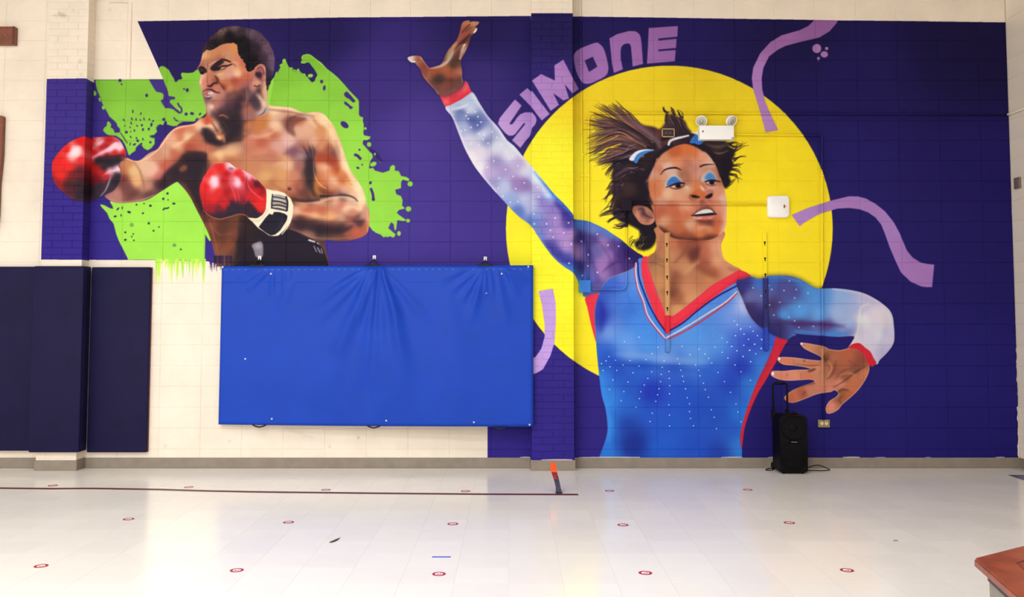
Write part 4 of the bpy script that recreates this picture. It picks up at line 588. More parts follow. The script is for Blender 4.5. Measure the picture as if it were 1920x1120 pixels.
def link(name, me, m, parent=None, loc=None):
    if m is not None and not me.materials: me.materials.append(m)
    o = bpy.data.objects.new(name, me); COL.objects.link(o)
    if loc is not None: o.location = loc
    if parent is not None: o.parent = parent
    return o
def obj(name, bm, m, parent=None, smooth=False, loc=None):
    me = bpy.data.meshes.new(name)
    if smooth:
        for f in bm.faces: f.smooth = True
    bm.normal_update(); bm.to_mesh(me); bm.free()
    return link(name, me, m, parent, loc)
def thing(name, label, cat, loc=(0, 0, 0), group=None):
    o = bpy.data.objects.new(name, None); COL.objects.link(o); o.location = loc; o.empty_display_size = .05
    return tag(o, label, cat, group)
def tag(o, label, cat, group=None, kind=None):
    o['label'] = label; o['category'] = cat
    if group: o['group'] = group
    if kind: o['kind'] = kind
    return o
def struct(o, label=None):
    o['kind'] = 'structure'
    if label: o['label'] = label
    return o
def box(bm, x0, x1, y0, y1, z0, z1, bev=0., seg=2):
    r = bmesh.ops.create_cube(bm, size=1.); vs = r['verts']
    for v in vs: v.co = Vector(((x0+x1)/2+v.co.x*(x1-x0), (y0+y1)/2+v.co.y*(y1-y0), (z0+z1)/2+v.co.z*(z1-z0)))
    if bev:
        es = list({e for v in vs for e in v.link_edges})
        bmesh.ops.bevel(bm, geom=es, offset=bev, segments=seg, profile=.5, affect='EDGES', clamp_overlap=True)
    return bm
def BM(): return bmesh.new()
def tube(bm, pts, r, n=10, cap=True):
    pts = [Vector(p) for p in pts]; rings = []
    up = None
    for i, p in enumerate(pts):
        d = (pts[min(i+1, len(pts)-1)]-pts[max(i-1, 0)]).normalized()
        if up is None: up = Vector((0, -1, 0)) if abs(d.y) < .9 else Vector((0, 0, 1))
        a = (up-d*up.dot(d))
        if a.length < 1e-4: a = Vector((1, 0, 0))-d*d.x
        a.normalize(); b = d.cross(a); up = a
        rr = r[i] if isinstance(r, (list, tuple)) else r
        rings.append([bm.verts.new(p+a*math.cos(t)*rr+b*math.sin(t)*rr) for t in [2*math.pi*k/n for k in range(n)]])
    for A, B in zip(rings, rings[1:]):
        for k in range(n): bm.faces.new((A[k], A[(k+1) % n], B[(k+1) % n], B[k]))
    if cap: bm.faces.new(rings[0][::-1]); bm.faces.new(rings[-1])
    return bm
def arc_path(pts, rad=.05, n=6):        # polyline with rounded corners
    pts = [Vector(p) for p in pts]; out = [pts[0]]
    for a, b, c in zip(pts, pts[1:], pts[2:]):
        u, v = (a-b).normalized(), (c-b).normalized(); r = min(rad, (a-b).length*.45, (c-b).length*.45)
        p0, p1 = b+u*r, b+v*r
        for k in range(n+1):
            t = k/n; out.append(p0*(1-t)**2+b*2*t*(1-t)+p1*t*t)
    out.append(pts[-1]); return out
def lathe(bm, prof, n=20, axis='Z', org=(0, 0, 0)):   # prof: (radius, along)
    rings = []
    for r, h in prof:
        ring = []
        for k in range(n):
            a = 2*math.pi*k/n; c, s = r*math.cos(a), r*math.sin(a)
            v = {'Z': (c, s, h), 'Y': (c, h, s), 'X': (h, c, s)}[axis]
            ring.append(bm.verts.new(Vector(org)+Vector(v)))
        rings.append(ring)
    for A, B in zip(rings, rings[1:]):
        for k in range(n): bm.faces.new((A[k], A[(k+1) % n], B[(k+1) % n], B[k]))
    bm.faces.new(rings[0][::-1]); bm.faces.new(rings[-1])
    bmesh.ops.recalc_face_normals(bm, faces=bm.faces[:])
    return bm
def prism(bm, pts, y0, y1):             # outline in x,z pushed through y
    a = [bm.verts.new((x, y0, zz)) for x, zz in pts]; b = [bm.verts.new((x, y1, zz)) for x, zz in pts]
    n = len(pts); bm.faces.new(a); bm.faces.new(b[::-1])
    for k in range(n): bm.faces.new((a[k], b[k], b[(k+1) % n], a[(k+1) % n]))
    bmesh.ops.recalc_face_normals(bm, faces=bm.faces[:]); return bm
def slab(bm, pts, z0, z1, bev=0.):      # outline in x,y pushed through z
    a = [bm.verts.new((x, y, z0)) for x, y in pts]; b = [bm.verts.new((x, y, z1)) for x, y in pts]
    n = len(pts); bm.faces.new(a[::-1]); bm.faces.new(b)
    for k in range(n): bm.faces.new((a[k], a[(k+1) % n], b[(k+1) % n], b[k]))
    bmesh.ops.recalc_face_normals(bm, faces=bm.faces[:])
    if bev: bmesh.ops.bevel(bm, geom=bm.edges[:], offset=bev, segments=2, affect='EDGES', clamp_overlap=True)
    return bm
RNG = random.Random(4)

# ------------------------------------------------------------- the wall painting as a texture of the wall plane
MX0, MX1, MZ1, TEX = -5.2, 5.2, 5.0, 280.
def texel(p):
    p = np.asarray(p, float); X = (p[:, 0]-CX)/FPX; Y = -(p[:, 1]-CY)/FPX
    k = DIST/(CT-Y*ST)
    return np.stack([(X*k-MX0)*TEX, (MZ1-(EYE+(ST+Y*CT)*k))*TEX], 1)
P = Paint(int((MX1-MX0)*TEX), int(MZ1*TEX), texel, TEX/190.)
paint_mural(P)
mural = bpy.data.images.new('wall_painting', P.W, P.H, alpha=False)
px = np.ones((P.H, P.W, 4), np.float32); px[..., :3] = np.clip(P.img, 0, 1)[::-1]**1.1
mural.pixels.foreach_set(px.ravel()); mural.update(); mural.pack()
del px
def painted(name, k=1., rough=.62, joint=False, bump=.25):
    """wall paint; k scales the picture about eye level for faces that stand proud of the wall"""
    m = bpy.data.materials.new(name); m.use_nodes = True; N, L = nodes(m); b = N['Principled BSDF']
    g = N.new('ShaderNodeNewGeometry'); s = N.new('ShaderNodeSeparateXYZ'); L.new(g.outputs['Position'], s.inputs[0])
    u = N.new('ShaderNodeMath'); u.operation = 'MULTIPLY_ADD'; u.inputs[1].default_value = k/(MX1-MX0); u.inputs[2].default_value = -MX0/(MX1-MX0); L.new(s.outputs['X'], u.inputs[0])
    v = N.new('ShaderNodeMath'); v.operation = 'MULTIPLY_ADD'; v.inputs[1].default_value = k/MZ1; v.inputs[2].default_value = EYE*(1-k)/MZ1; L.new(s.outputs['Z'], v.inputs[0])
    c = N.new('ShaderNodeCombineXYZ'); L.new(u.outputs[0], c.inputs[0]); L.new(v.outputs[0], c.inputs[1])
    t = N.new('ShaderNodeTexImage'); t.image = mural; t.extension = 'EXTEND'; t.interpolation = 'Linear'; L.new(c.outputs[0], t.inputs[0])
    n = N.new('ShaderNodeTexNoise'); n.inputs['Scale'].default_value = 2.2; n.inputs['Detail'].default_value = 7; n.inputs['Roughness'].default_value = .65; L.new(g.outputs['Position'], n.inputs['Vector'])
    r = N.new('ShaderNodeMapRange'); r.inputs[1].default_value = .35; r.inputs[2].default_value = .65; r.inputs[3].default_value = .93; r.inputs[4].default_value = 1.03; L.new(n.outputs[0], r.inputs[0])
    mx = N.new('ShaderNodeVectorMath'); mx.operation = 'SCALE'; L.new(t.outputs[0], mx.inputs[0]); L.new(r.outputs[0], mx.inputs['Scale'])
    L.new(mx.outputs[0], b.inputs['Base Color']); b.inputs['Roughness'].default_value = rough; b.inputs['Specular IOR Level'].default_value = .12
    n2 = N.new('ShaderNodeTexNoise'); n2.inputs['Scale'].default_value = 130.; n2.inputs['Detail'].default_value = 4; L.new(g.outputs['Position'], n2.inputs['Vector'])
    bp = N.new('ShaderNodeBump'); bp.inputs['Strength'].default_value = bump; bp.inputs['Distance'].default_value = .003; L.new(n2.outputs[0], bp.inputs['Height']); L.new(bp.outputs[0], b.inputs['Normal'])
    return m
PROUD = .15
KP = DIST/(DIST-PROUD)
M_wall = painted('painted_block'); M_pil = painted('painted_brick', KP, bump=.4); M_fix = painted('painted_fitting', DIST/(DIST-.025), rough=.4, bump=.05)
M_cream = mat('cream_wall_paint', (246,234,219), .5, noise=.05, nscale=2., bump=.2, bscale=120.)
M_base = mat('grey_rubber_base', (142,130,118), .45, noise=.14, nscale=9.)

# ------------------------------------------------------------- room shell
PL0, PL1, PR0, PR1 = -4.572, -4.180, .188, .600      # the two brick piers
BW, BH, ZOFF = .4064, .2032, -.024
TOPZ = 5.05
def chamfer_block(w, d, h, c):          # block with softened front edges, front face at y = 0
    bm = BM(); f = [(c, 0, c), (w-c, 0, c), (w-c, 0, h-c), (c, 0, h-c)]; e = [(0, c, 0), (w, c, 0), (w, c, h), (0, c, h)]; k = [(0, d, 0), (w, d, 0), (w, d, h), (0, d, h)]
    V = [[bm.verts.new(p) for p in q] for q in (f, e, k)]
    bm.faces.new(V[0])
    for A, B in zip(V, V[1:]):
        for i in range(4): bm.faces.new((A[i], B[i], B[(i+1) % 4], A[(i+1) % 4]))
    bmesh.ops.recalc_face_normals(bm, faces=bm.faces[:])
    me = bpy.data.meshes.new('block'); bm.to_mesh(me); bm.free(); return me
GAP = .0045
def wall_bay(name, x0, x1, label, full_h=True, hidden=None):
    bm = BM(); box(bm, x0, x1, .004, .2, 0, ROOM_H)
    w = struct(obj(name, bm, M_wall), label)
    cache = {}
    c0 = math.floor(x0/BW-.5)
    n = 0
    for ci in range(c0, c0+40):
        a, b = max((ci+.5)*BW, x0), min((ci+1.5)*BW, x1)
        if b-a < .02: continue
        for ri in range(0, 26):
            za, zb = max(ri*BH+ZOFF, .0), (ri+1)*BH+ZOFF
            if za > 4.8: break
            if hidden and hidden(a, b, za, zb): continue
            key = (round(b-a, 4), round(zb-za, 4))
            if key not in cache:
                cache[key] = chamfer_block(b-a-GAP, .03, zb-za-GAP, .003); cache[key].materials.append(M_wall)
            o = link('block', cache[key], None, w, (a+GAP/2, RNG.uniform(-.0008, .0008), za+GAP/2)); n += 1
    return w
hid = lambda a, b, za, zb: a > -2.78 and b < .02 and za > .56 and zb < 1.96
wall_bay('wall_back_left', -5.3, PL0+.02, 'cream painted block wall left of the brick pier')
wall_bay('wall_back_middle', PL1-.02, PR0+.02, 'painted block wall between the two brick piers', hidden=hid)
wall_bay('wall_back_right', PR1-.02, ROOM_X1, 'painted block wall right of the brick pier')
bm = BM(); box(bm, ROOM_X0, -5.3, .0, .2, 0, ROOM_H); struct(obj('wall_back_far_left', bm, M_cream))
def pier(name, x0, x1, label):
    bm = BM(); box(bm, x0+.004, x1-.004, -PROUD+.004, .06, 0, ROOM_H); w = struct(obj(name, bm, M_pil), label)
    ch = BH/3; W = x1-x0; q = W/4; cache = {}
    for ri in range(0, 73):
        z0, z1 = max(ri*ch+ZOFF, 0), (ri+1)*ch+ZOFF
        if z1 < .03: continue
        cuts = [0, 2*q, 4*q] if ri % 2 else [0, q, 3*q, 4*q]
        for a, b in zip(cuts, cuts[1:]):
            key = (round(b-a, 4), round(z1-z0, 4))
            if key not in cache:
                cache[key] = chamfer_block(b-a-.003, PROUD+.02, z1-z0-.005, .003); cache[key].materials.append(M_pil)
            link('brick', cache[key], None, w, (x0+a+.0015, -PROUD+RNG.uniform(-.0012, .0012), z0+.0025))
    return w
pier('wall_pier_left', PL0, PL1, 'narrow brick pier with purple paint on its lower half')
pier('wall_pier_right', PR0, PR1, 'narrow painted brick pier beside the yellow disc')
# right-hand wall with its block courses
bm = BM(); box(bm, ROOM_X1+.004, ROOM_X1+.2, ROOM_Y0, .2, 0, ROOM_H); wr = struct(obj('wall_right', bm, M_cream), 'cream block wall at the right edge')
me_r = {}
for ci in range(5):
    for ri in range(0, 24):
        za, zb = max(ri*BH+ZOFF, 0.), (ri+1)*BH+ZOFF
        key = round(zb-za, 4)
        if key not in me_r:
            b2 = BM(); box(b2, 0, .02, 0, BW-GAP, 0, zb-za-GAP, .002, 1); me_r[key] = bpy.data.meshes.new('block'); b2.to_mesh(me_r[key]); b2.free(); me_r[key].materials.append(M_cream)
        link('block', me_r[key], None, wr, (ROOM_X1, -(ci+1)*BW, za+GAP/2))
for nm, a in (('wall_left', (ROOM_X0-.2, ROOM_X0, ROOM_Y0, .2)), ('wall_front', (ROOM_X0, ROOM_X1, ROOM_Y0-.2, ROOM_Y0))):
    bm = BM(); box(bm, *a, 0, ROOM_H); struct(obj(nm, bm, M_cream))
M_frame = mat('white_window_frame', (236,234,228), .4); M_pane = mat('daylit_pane', (250,250,246), .1, emit=1.)  # frames and glowing panes of the added windows
for k, (wx, wz0) in enumerate(ADDED_WINDOWS):
    bm = BM()
    for q in ((-1.16,1.16,-.06,0), (-1.16,1.16,2.2,2.26), (-1.16,-1.1,0,2.2), (1.1,1.16,0,2.2), (-.02,.02,0,2.2)): box(bm, wx+q[0], wx+q[1], ROOM_Y0, ROOM_Y0+.08, wz0+q[2], wz0+q[3])
    w = struct(obj('window_%d' % (k+1), bm, M_frame))
    for q in ((-1.1, -.02), (.02, 1.1)):
        bm = BM(); box(bm, wx+q[0], wx+q[1], ROOM_Y0, ROOM_Y0+.03, wz0, wz0+2.2); obj('pane', bm, M_pane, w)
bm = BM(); box(bm, ROOM_X0-.2, ROOM_X1+.2, ROOM_Y0-.2, .2, ROOM_H, ROOM_H+.1); struct(obj('ceiling', bm, mat('ceiling_paint', (128,122,116), .7)))
# floor: slab and laid vinyl tiles
def floor_mat(name, c, rand):
    m = mat(name, c, .16, spec=.5, noise=.05, nscale=1.7, rand=rand)
    N, L = nodes(m); b = N['Principled BSDF']; tc = N.new('ShaderNodeTexCoord'); g = N.new('ShaderNodeNewGeometry')
    n = N.new('ShaderNodeTexNoise'); n.inputs['Scale'].default_value = 1.3; n.inputs['Detail'].default_value = 4; L.new(g.outputs['Position'], n.inputs['Vector'])
    r = N.new('ShaderNodeMapRange'); r.inputs[1].default_value = .3; r.inputs[2].default_value = .7; r.inputs[3].default_value = .13; r.inputs[4].default_value = .24; L.new(n.outputs[0], r.inputs[0]); L.new(r.outputs[0], b.inputs['Roughness'])
    n2 = N.new('ShaderNodeTexNoise'); n2.inputs['Scale'].default_value = 7.; n2.inputs['Detail'].default_value = 3; L.new(g.outputs['Position'], n2.inputs['Vector'])
    bp = N.new('ShaderNodeBump'); bp.inputs['Strength'].default_value = .05; bp.inputs['Distance'].default_value = .01; L.new(n2.outputs[0], bp.inputs['Height']); L.new(bp.outputs[0], b.inputs['Normal'])
    return m
FLOOR_C = (237,229,219)
M_tile = floor_mat('vinyl_tile', FLOOR_C, .03); M_slab = floor_mat('vinyl_floor', (218,210,200), 0.)
bm = BM(); box(bm, ROOM_X0, ROOM_X1, ROOM_Y0, 0, -.1, -.0012); fl = struct(obj('floor', bm, M_slab), 'polished pale vinyl tile floor')
TS = .3048; tiles = []
for i in range(-18, 18):
    for j in range(0, 17):
        x, y = i*TS-.02, -(j+1)*TS-.012
        if x > ROOM_X1-TS: continue
        c = (x+TS/2, y+TS/2)
        dep = c[1]+DIST
        if dep < 3.9 or abs(c[0]) > dep*.6+.35: continue
        tiles.append((dep, x, y))
tiles.sort()
b2 = BM(); box(b2, .0006, TS-.0006, .0006, TS-.0006, -.004, 0); me_t = bpy.data.meshes.new('tile'); b2.to_mesh(me_t); b2.free(); me_t.materials.append(M_tile)
for d, x, y in tiles[:300]: link('tile', me_t, None, fl, (x, y, 0))
bm = BM()
for d, x, y in tiles[300:]: box(bm, x+.0006, x+TS-.0006, y+.0006, y+TS-.0006, -.004, 0)
o = obj('tile_field', bm, M_tile, fl); o['kind'] = 'stuff'
# rubber wall base
def baseboard(name, segs):
    bm = BM()
    for x0, x1, y0, y1 in segs: box(bm, x0, x1, y0, y1, 0, .1, .003, 1)
    return struct(obj(name, bm, M_base), 'grey rubber baseboard along the wall foot')
baseboard('baseboard_left', [(-6., PL0-.008, -.008, .0)])
baseboard('baseboard_middle', [(PL1+.008, PR0-.008, -.008, .0)])
baseboard('baseboard_right', [(PR1+.008, ROOM_X1-.008, -.008, .0)])
baseboard('baseboard_pier_left', [(PL0-.008, PL1+.008, -PROUD-.008, -PROUD), (PL0-.008, PL0, -PROUD, 0), (PL1, PL1+.008, -PROUD, 0)])
baseboard('baseboard_pier_right', [(PR0-.008, PR1+.008, -PROUD-.008, -PROUD), (PR0-.008, PR0, -PROUD, 0), (PR1, PR1+.008, -PROUD, 0)])
baseboard('baseboard_side', [(ROOM_X1-.008, ROOM_X1, -3., -.008)])

# ------------------------------------------------------------- navy wall pads
M_navy = mat('navy_vinyl', (28,25,62), .6, spec=.12, noise=.12, nscale=5., bump=.12, bscale=220.)
M_ply = mat('plywood_edge', (150,82,62), .6, noise=.2, nscale=30.)
def wall_pad(label, x0, x1, z0, z1, d0, sides=()):
    t = thing('wall_pad', label, 'wall pad', ((x0+x1)/2, -d0, z0), 'navy wall pads along the wall foot')
    ox, oy, oz = t.location
    def L3(bm): 
        bmesh.ops.translate(bm, vec=(-ox, -oy, -oz), verts=bm.verts[:]); return bm
    bm = BM(); box(bm, x0, x1, -d0-.05, -d0-.012, z0, z1, .012, 3); obj('pad', L3(bm), M_navy, t, True)
    bm = BM(); box(bm, x0+.001, x1-.001+.003*(not sides), -d0-.012, -d0-.001, z0+.002, z1-.002); obj('backing_board', L3(bm), M_ply, t)
    for sx, y1 in sides:
        bm = BM(); box(bm, sx, sx+.045, -d0-.02, y1, z0, z1, .01, 2); obj('side_pad', L3(bm), M_navy, t, True)
    bm = BM()
    box(bm, x0+.012, x1-.012, -d0-.0515, -d0-.0495, z1-.022, z1-.019); obj('seam', L3(bm), M_navy, t)
    return t
def wz(py, d): return on_wall(300, py, d).z
wall_pad('navy vinyl wall pad at the left edge of the picture', on_wall(-60, 600, .05).x, PL0-.047, wz(846,.05), wz(500,.05), 0.)
wall_pad('navy vinyl wall pad wrapped around the brick pier', PL0-.045, PL1+.045, wz(849,.2), wz(499,.2), PROUD, [(PL0-.046, -.045), (PL1+.001, -.045)])
wall_pad('navy vinyl wall pad with brown board edge, next to bare cream wall', PL1+.047, on_wall(279, 650, .05).x, wz(849,.05), wz(501,.05), 0.)

# ------------------------------------------------------------- hanging blue mat
M_blue = mat('blue_vinyl', (15,66,184), .45, spec=.22, noise=.07, nscale=4., bump=.06, bscale=250.)
M_blued = mat('blue_vinyl_edge', (24,50,104), .5)
M_web = mat('black_webbing', (24,20,34), .8)
M_white = mat('white_enamel', (244,242,236), .4)
TL, BL = on_wall(414, 499, .075), on_wall(409, 797, .075); RX = .207
mz0, mz1 = BL.z, TL.z; mx0, mx1 = BL.x, RX
ang = math.atan2(PROUD+.006, mx1-mx0)
mt = thing('gym_mat', 'large blue vinyl gym mat hung from three wall hooks', 'gym mat', (mx0, -.012, mz0))
mt.rotation_euler = (0, 0, -ang)
MW, MH, MT = (mx1-mx0)/math.cos(ang), mz1-mz0, .06
folds = []                               # (x0,y0,x1,y1,height,width) in mat pixels from its upper left, 587 x 300
def fold(*a): folds.append(a)
for a in [(290,2,170,80,.006,9),(288,4,180,112,.006,8),(292,4,220,170,.012,13),(296,6,258,120,.007,6),(296,6,275,230,.012,12),(300,6,290,140,-.008,7),(284,8,262,60,.006,5),(306,6,345,120,.010,8),(306,6,360,210,.007,12),(308,6,400,110,.005,9),(278,4,200,52,.005,7),
          (490,6,430,50,.006,6),(493,6,452,70,.007,6),(496,6,470,110,.008,8),(500,8,498,60,.006,4),(506,8,514,60,.005,4),(530,6,570,38,.007,6),(534,5,580,30,.006,5),(536,6,560,60,.005,6),(470,3,410,30,.004,7),(520,8,540,120,.004,10),(85,6,40,34,.006,5),(95,6,50,48,.006,5),(78,5,30,22,.005,5),
          (100,6,98,60,.005,5),(120,6,122,50,.004,4),(300,10,300,290,.010,26),(292,40,284,290,-.010,20),(330,60,345,260,.006,20),(230,150,190,270,.004,26),(430,60,470,280,.003,34),(140,20,100,120,.004,14)]: fold(*a)
NX, NZ = 196, 100
ii, jj = np.meshgrid(np.arange(NX+1)/NX, np.arange(NZ+1)/NZ)
PXm, PYm = ii*587, (1-jj)*300
disp = np.zeros_like(ii)
for x0, y0, x1, y1, hh, ww in folds:
    dx, dy = x1-x0, y1-y0; l2 = dx*dx+dy*dy
    t = np.clip(((PXm-x0)*dx+(PYm-y0)*dy)/l2, 0, 1); dd = np.hypot(PXm-(x0+t*dx), PYm-(y0+t*dy))
    w_ = ww*(.35+.9*t)
    disp += 3.4*hh*np.exp(-(dd/w_)**2)*np.minimum(1, .35+t*2)*(1-t**3)
edge = np.minimum(np.minimum(ii*MW, (1-ii)*MW), np.minimum(jj*MH, (1-jj)*MH)); er = .022
rnd = np.where(edge < er, er-np.sqrt(np.maximum(er*er-(er-edge)**2, 0)), 0)
disp *= np.clip(edge/.05, 0, 1)
belly = .012*np.sin(ii*math.pi)*np.sin(jj*math.pi)
Xl = ii*MW+(1-jj)*(-.004); Zl = jj*MH-.006*np.sin(ii*math.pi)*(1-jj)
Yl = -MT+rnd-disp-belly
vs = np.stack([Xl, Yl, Zl], -1).reshape(-1, 3)
idx = np.arange((NX+1)*(NZ+1)).reshape(NZ+1, NX+1)
fs = np.stack([idx[:-1, :-1], idx[:-1, 1:], idx[1:, 1:], idx[1:, :-1]], -1).reshape(-1, 4)
me = bpy.data.meshes.new('cover'); me.from_pydata(vs.tolist(), [], fs.tolist())
me.polygons.foreach_set('use_smooth', [True]*len(me.polygons)); me.update()
link('cover', me, M_blue, mt)
bm = BM(); box(bm, .001, MW-.001, -MT+er, 0, .001, MH-.001, .006, 2); obj('edge_band', bm, M_blued, mt)
def mpx(x, y, d=0.): return Vector((x/587*MW, -MT-d, (1-y/300)*MH))
bm = BM()
tube(bm, [mpx(x, 31, .0035) for x in range(6, 584, 10)], .0016, 6); obj('flap_seam', bm, M_blue, mt, True)
bm = BM()
for k in range(46):
    a = mpx(8+k*12.6, 7.5, .004); box(bm, a.x, a.x+.02, a.y-.001, a.y+.002, a.z-.0015, a.z+.0015)
o = obj('top_stitching', bm, mat('pale_thread', (120,156,220), .7), mt); o['kind'] = 'stuff'
for x in (134, 498):
    bm = BM(); box(bm, x/587*MW, x/587*MW+.003, -MT-.006, -MT+.01, MH*(1-36/300), MH-.01); obj('flap_cut', bm, M_blued, mt)
M_grom = mat('worn_white_mark', (206,208,214), .5)
for x, y in [(50,16),(96,15),(529,16),(500,52),(102,288),(316,290),(478,292),(580,296),(4,2),(578,3),(50,176)]:
    bm = BM(); p = mpx(x, y, .006); lathe(bm, [(.009, p.y), (.009, p.y-.003), (.005, p.y-.004), (.004, p.y-.002)], 10, 'Y', (p.x, 0, p.z)); obj('grommet', bm, M_grom, mt)
for k, (x, y) in enumerate([(77,300),(292,302),(526,303)]):
    bm = BM(); p = mpx(x, 298); L_ = .085
    tube(bm, [(p.x-L_, -MT*.6, .012), (p.x-L_*.5, -MT*.75, -.012), (p.x, -MT*.8, -.022), (p.x+L_*.5, -MT*.75, -.012), (p.x+L_, -MT*.6, .012)], .007, 8); obj('handle', bm, M_web, mt, True)
cs, sn = math.cos(-ang), math.sin(-ang)
for k, (hx, hy, nm) in enumerate([(487,484,'left'),(702,483,'middle'),(910,485.5,'right')]):
    p = on_wall(hx, hy); 
    xl = (p.x-mx0)/cs                   # along the mat
    def back(q): 
        w = Vector((q.x-mx0, q.y+.012, 0)); return Vector((w.x*cs+w.y*sn, -w.x*sn+w.y*cs, q.z-mz0))
    hk = back(Vector((p.x, -.012, p.z-.014)))
    bm = BM()
    for sx in (-1, 1):
        e = Vector((xl+sx*.062, -MT+.02, MH-.012))
        tube(bm, [hk, hk.lerp(e, .5)+Vector((0, 0, -.004)), e], [.004, .006, .008], 8)
    box(bm, xl-.075, xl+.075, -MT+.012, -MT+.03, MH-.02, MH+.012, .006, 2)
    obj('hanging_strap', bm, M_web, mt)
    h = thing('wall_hook', {'left': 'small white wall hook holding the blue mat below the boxer trunks', 'middle': 'small white wall hook above the middle of the blue mat', 'right': 'small white wall hook holding the blue mat near the yellow disc'}[nm], 'hook', (p.x, 0, p.z), 'hooks of the blue mat')
    bm = BM(); box(bm, -.016, .016, -.005, 0, -.021, .021, .002, 1); obj('plate', bm, M_white, h)
    bm = BM(); tube(bm, arc_path([(0, -.004, -.004), (0, -.02, -.006), (0, -.024, -.02), (0, -.012, -.024)], .008), .0035, 8); obj('hook_arm', bm, mat('steel_hook', (130,130,134), .35, .8) if k == 0 else bpy.data.materials['steel_hook'], h, True)
    bm = BM(); lathe(bm, [(.004, -.005), (.004, -.0075), (.002, -.008)], 10, 'Y', (0, 0, .012)); obj('screw', bm, bpy.data.materials['steel_hook'], h)

# ------------------------------------------------------------- conduits, boxes and rails painted with the wall
CR = .0105
def conduit(label, pts, bands=(), rad=.06, loc=None):
    p0 = on_wall(*pts[0]); t = thing('conduit', label, 'conduit', (p0.x, 0, p0.z), 'thin painted conduits on the wall')
    w = [Vector((on_wall(a, b, .018).x, -CR-.012, on_wall(a, b, .018).z))-t.location for a, b in pts]
    bm = BM(); tube(bm, arc_path(w, rad, 8), CR, 10); obj('pipe', bm, M_fix, t, True)
    for a, b in bands:
        q = on_wall(a, b, .018); q = Vector((q.x, 0, q.z))-Vector((t.location.x, 0, t.location.z))
        bm = BM(); box(bm, q.x-.016, q.x+.016, -.036, -.002, q.z-.008, q.z+.008, .003, 1); obj('strap', bm, M_fix, t)
    return t
conduit('vertical painted conduit rising to the ceiling beside the brick pier', [(1098-7.5, 527),(1092,420),(1091,300),(1089,120),(1086.5,-60)], [(1091,290),(1091,330),(1089,120),(1092,440)])
conduit('painted conduit bending over the flying hair and running right to the corner', [(1102.5,527),(1103,420),(1103.5,212.5),(1300,212.5),(1600,213.5),(1905,215)], [(1103,290),(1103,330),(1500,213.3),(1750,214.3),(1200,212.5)])
conduit('painted conduit curving from the blue box up behind the ear', [(1110,543),(1174,543),(1174.5,395)], [(1140,543)])
conduit('painted conduit crossing the face to the white wireless box', [(1184,382),(1300,382.5),(1441,383.5)], [(1225,382)])
conduit('painted conduit from the emergency light down to the wall socket', [(1377,252.5),(1450,253),(1541,254),(1541.5,500),(1543.5,788)], [(1541,330),(1542,620),(1450,253)], rad=.02)
def jbox(name, label, x0, y0, x1, y1, d, lid=True):
    a, b = on_wall(x0, y1, d), on_wall(x1, y0, d); t = thing(name, label, 'junction box', ((a.x+b.x)/2, 0, (a.z+b.z)/2), 'painted junction boxes')
    w, h = (b.x-a.x)/2, (b.z-a.z)/2
    bm = BM(); box(bm, -w, w, -d+.004, 0, -h, h, .004, 2); obj('body', bm, M_fix, t)
    bm = BM(); box(bm, -w-.003, w+.003, -d, -d+.005, -h-.003, h+.003, .002, 1); obj('cover_plate', bm, M_fix, t)
    for s in (-1, 1):
        bm = BM(); lathe(bm, [(.004, -d), (.004, -d-.002), (.002, -d-.003)], 8, 'Y', (0, 0, s*h*.75)); obj('screw', bm, M_fix, t)
    return t
jbox('junction_box', 'bright blue painted junction box over the armpit of the painted gymnast', 1086, 526, 1107, 548, .05)
jbox('junction_box', 'dark painted junction box above the painted ear', 1165, 374, 1184, 395, .05)
# plate with pale rim on the hair
a, b = on_wall(1241, 257.5), on_wall(1264.5, 241.5); t = thing('wall_plate', 'dark rectangular wall plate with pale rim, left of the emergency light', 'wall plate', ((a.x+b.x)/2, 0, (a.z+b.z)/2))
w, h = (b.x-a.x)/2, (b.z-a.z)/2
bm = BM(); box(bm, -w+.006, w-.006, -.006, 0, -h+.006, h-.006); obj('plate', bm, mat('dark_plate', (46,30,40), .5), t)
bm = BM()
for q in ((-w, w, -h, -h+.007), (-w, w, h-.007, h), (-w, -w+.007, -h, h), (w-.007, w, -h, h)): box(bm, q[0], q[1], -.009, 0, q[2], q[3])
obj('rim', bm, mat('pale_rim', (214,176,120), .5), t)
for s in (-.3, .3):
    bm = BM(); box(bm, w*s-.008, w*s+.008, -.008, -.005, -.003, .003); obj('slot', bm, mat('slot_grey', (120,116,140), .4), t)
# keyhole rails
M_hole = mat('hole_black', (18,14,18), .9)
def rail(label, x, y0, y1, holes):
    a, b = on_wall(x, y1), on_wall(x, y0); t = thing('keyhole_rail', label, 'wall rail', (a.x, 0, a.z), 'painted keyhole rails'); H = b.z-a.z; dx = b.x-a.x
    bm = BM(); vs = []
    w = .02
    box(bm, -w, w, -.024, 0, 0, H, .002, 1)
    obj('rail', bm, M_fix, t)
    for hy in holes:
        zz = on_wall(x, hy).z-a.z
        bm = BM(); lathe(bm, [(.0105, -.0238), (.0105, -.0248)], 12, 'Y', (0, 0, zz)); box(bm, -.0045, .0045, -.0247, -.0239, zz-.03, zz-.003); obj('keyhole', bm, M_hole, t)
    for zz in (.02, H-.015):
        bm = BM(); lathe(bm, [(.005, -.024), (.005, -.026), (.002, -.027)], 8, 'Y', (0, 0, zz)); obj('screw', bm, M_fix, t)
    return t
rail('slim keyhole rail painted skin colour and red over the painted neck', 1251.5, 438, 660, [458,487,519,548,578])
rail('slim keyhole rail painted yellow and navy over the painted shoulder', 1436, 436, 657, [455,485,515,545.5,573.5])

